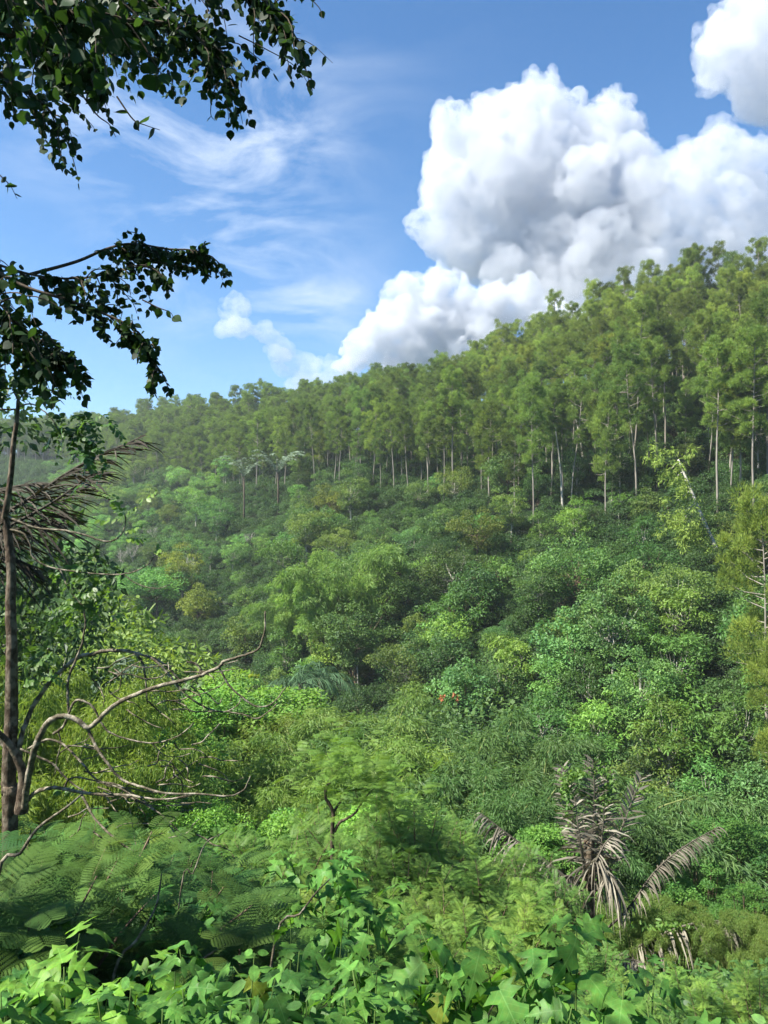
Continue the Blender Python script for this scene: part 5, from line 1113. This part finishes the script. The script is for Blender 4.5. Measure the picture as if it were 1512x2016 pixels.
def cumulus(name, circles, D, dens, label, seed, vox=4.0, sub=10, disp=1.0, grp='cumulus clouds beyond the ridge'):
    """circles: (px, py, radius in px, depth offset in px, fluff) on the far plane D"""
    k = D / F; r = np.random.default_rng(seed); sph = []
    for (x, y, rad, dz, fl) in circles:
        c = np.array([(x - CX) * k, D + dz * k, (CY - y) * k]); R = rad * k; sph.append((c, R))
        for _ in range(int(sub * fl)):
            d = rdir(1, r)[0]; d[2] = abs(d[2]) * .9 - .15; d[1] = -abs(d[1]) if r.random() < .7 else d[1]; d = norm(d); R1 = R * r.uniform(.28, .48); c1 = c + d * (R * .86)
            sph.append((c1, R1))
            for _ in range(int(5 * fl)):
                d2 = norm(d * .7 + r.normal(size=3) * .7); R2 = R1 * r.uniform(.28, .5); sph.append((c1 + d2 * R1 * .9, R2))
    import bmesh
    bm = bmesh.new(); bmesh.ops.create_icosphere(bm, subdivisions=2, radius=1); bm.verts.ensure_lookup_table()
    V0 = np.array([v.co[:] for v in bm.verts]); T0 = np.array([[v.index for v in f.verts] for f in bm.faces]); bm.free()
    a = Acc(); org = np.mean([c for c, _ in sph], axis=0)
    for c, R in sph: a.add(V0 * R + (c - org), T0)
    me = a.mesh(name, cloud_mat(name, dens, k), True); o = obj(name, me, loc=org)
    rm = o.modifiers.new('union', 'REMESH'); rm.mode = 'VOXEL'; rm.voxel_size = vox * k; rm.adaptivity = 0
    for (s, st) in ((60, 34), (24, 20), (9, 9), (4.0, 4.5)):
        tx = bpy.data.textures.new(name, 'CLOUDS'); tx.noise_scale = s * k * 1.0; tx.noise_depth = 2
        dm = o.modifiers.new('puff', 'DISPLACE'); dm.texture = tx; dm.strength = st * k * disp; dm.mid_level = .5; dm.texture_coords = 'LOCAL'
    rm2 = o.modifiers.new('clean', 'REMESH'); rm2.mode = 'VOXEL'; rm2.voxel_size = vox * k * .8; rm2.adaptivity = 0
    dg = bpy.context.evaluated_depsgraph_get(); ev = o.evaluated_get(dg); me2 = bpy.data.meshes.new_from_object(ev); o.modifiers.clear(); o.data = me2
    me2.materials.clear(); me2.materials.append(me.materials[0])
    tag(o, label, 'cloud', grp); return o

if True:
    cumulus('cumulus_cloud', [(1000, 340, 115, 10, 1.1), (915, 280, 72, 20, 1.3), (1050, 248, 78, 10, 1.3), (1000, 243, 70, 10, 1.2), (895, 380, 72, 10, 1), (1190, 255, 66, 20, 1.3), (1200, 320, 78, 10, 1), (1110, 370, 130, 40, .6), (960, 450, 105, 30, .3), (1090, 480, 120, 40, 0),
             (880, 460, 62, 10, .6), (1220, 430, 100, 50, .3), (1290, 350, 40, 40, 1)], 2600, .0068,
            'huge white cumulus cloud with two domed tops above the right ridge', 1)
    cumulus('cumulus_cloud', [(1340, 370, 90, 30, .8), (1425, 310, 75, 30, .8), (1470, 400, 80, 30, .8), (1330, 460, 120, 60, .3), (1430, 500, 120, 60, .2), (1250, 540, 120, 60, .2), (1120, 570, 100, 60, .2), (1010, 530, 60, 50, .3), (1520, 560, 110, 70, .2), (1520, 460, 120, 60, .4), (1500, 300, 50, 40, .8), (1300, 620, 120, 80, 0), (1180, 470, 60, 0, .5)], 2450, .0045,
            'softer grey-blue cloud mass right of and below the huge cumulus', 7)
    cumulus('cumulus_cloud', [(870, 570, 42, 0, 1.4), (810, 610, 55, 0, 1.3), (880, 640, 70, 10, 1), (960, 620, 55, 0, 1.2), (1040, 610, 50, 0, 1), (760, 660, 45, 0, 1.2), (820, 700, 60, 0, .8), (715, 700, 35, 0, 1.2), (740, 632, 22, 0, 1.3), (950, 700, 80, 20, .5), (690, 725, 25, 0, 1), (1080, 640, 60, 10, .6), (780, 740, 60, 10, .4)], 2300, .014,
            'lower white cloud bank rising behind the ridge under the big cumulus', 2, vox=3.2)
    cumulus('cumulus_cloud', [(1500, 60, 95, 0, 1.2), (1420, 120, 55, 0, 1.1), (1440, 40, 45, 0, 1.3), (1560, 130, 120, 10, .8), (1395, 165, 28, 0, 1), (1480, 150, 50, 0, .8), (1600, 0, 120, 0, .7)], 2200, .006,
            'grey-white cloud cut by the upper right corner', 3)
    cumulus('small_cloud', [(460, 610, 26, 0, 1.2), (480, 640, 24, 0, 1), (520, 660, 24, 0, 1), (500, 650, 20, 0, 1), (445, 645, 14, 0, 1), (545, 690, 26, 0, .7)], 2500, .005,
            'small bright cloud standing alone in the blue left of centre', 4, vox=2.6, grp='small clouds left of centre')
    cumulus('small_cloud', [(560, 710, 30, 0, .7), (610, 730, 32, 0, .6), (650, 745, 35, 0, .6), (600, 770, 30, 0, 1.0), (635, 772, 28, 0, 1)], 2500, .004,
            'faint low cloud just above the forest skyline left of the cloud bank', 5, vox=2.6, grp='small clouds left of centre')

# ---------------------------------------------------------------- air
def haze():
    x, y0, y1, z0, z1 = 4050, -4050, 4050, -140, 0
    top = 88.0
    for o in bpy.data.objects: pass
    a = Acc(); xs = (-4000, 4000); ys = (-4000, 1500)
    V = [(x_, y_, z_) for x_ in (-4100, 4100) for y_ in (-4100, 4100) for z_ in (-110, top)]
    T = [(0, 1, 3), (0, 3, 2), (4, 6, 7), (4, 7, 5), (0, 4, 5), (0, 5, 1), (2, 3, 7), (2, 7, 6), (0, 2, 6), (0, 6, 4), (1, 5, 7), (1, 7, 3)]
    a.add(V, T); m = new_mat('haze'); v = m.node_tree.nodes.new('ShaderNodeVolumePrincipled'); v.inputs['Color'].default_value = (.86, .93, 1.0, 1); v.inputs['Density'].default_value = .00022; v.inputs['Anisotropy'].default_value = .3
    out = m.node_tree.nodes.new('ShaderNodeOutputMaterial'); m.node_tree.links.new(v.outputs[0], out.inputs['Volume'])
    o = obj('haze', a.mesh('haze', m)); tag(o, 'thin bluish air over the valley', kind='stuff')
haze()
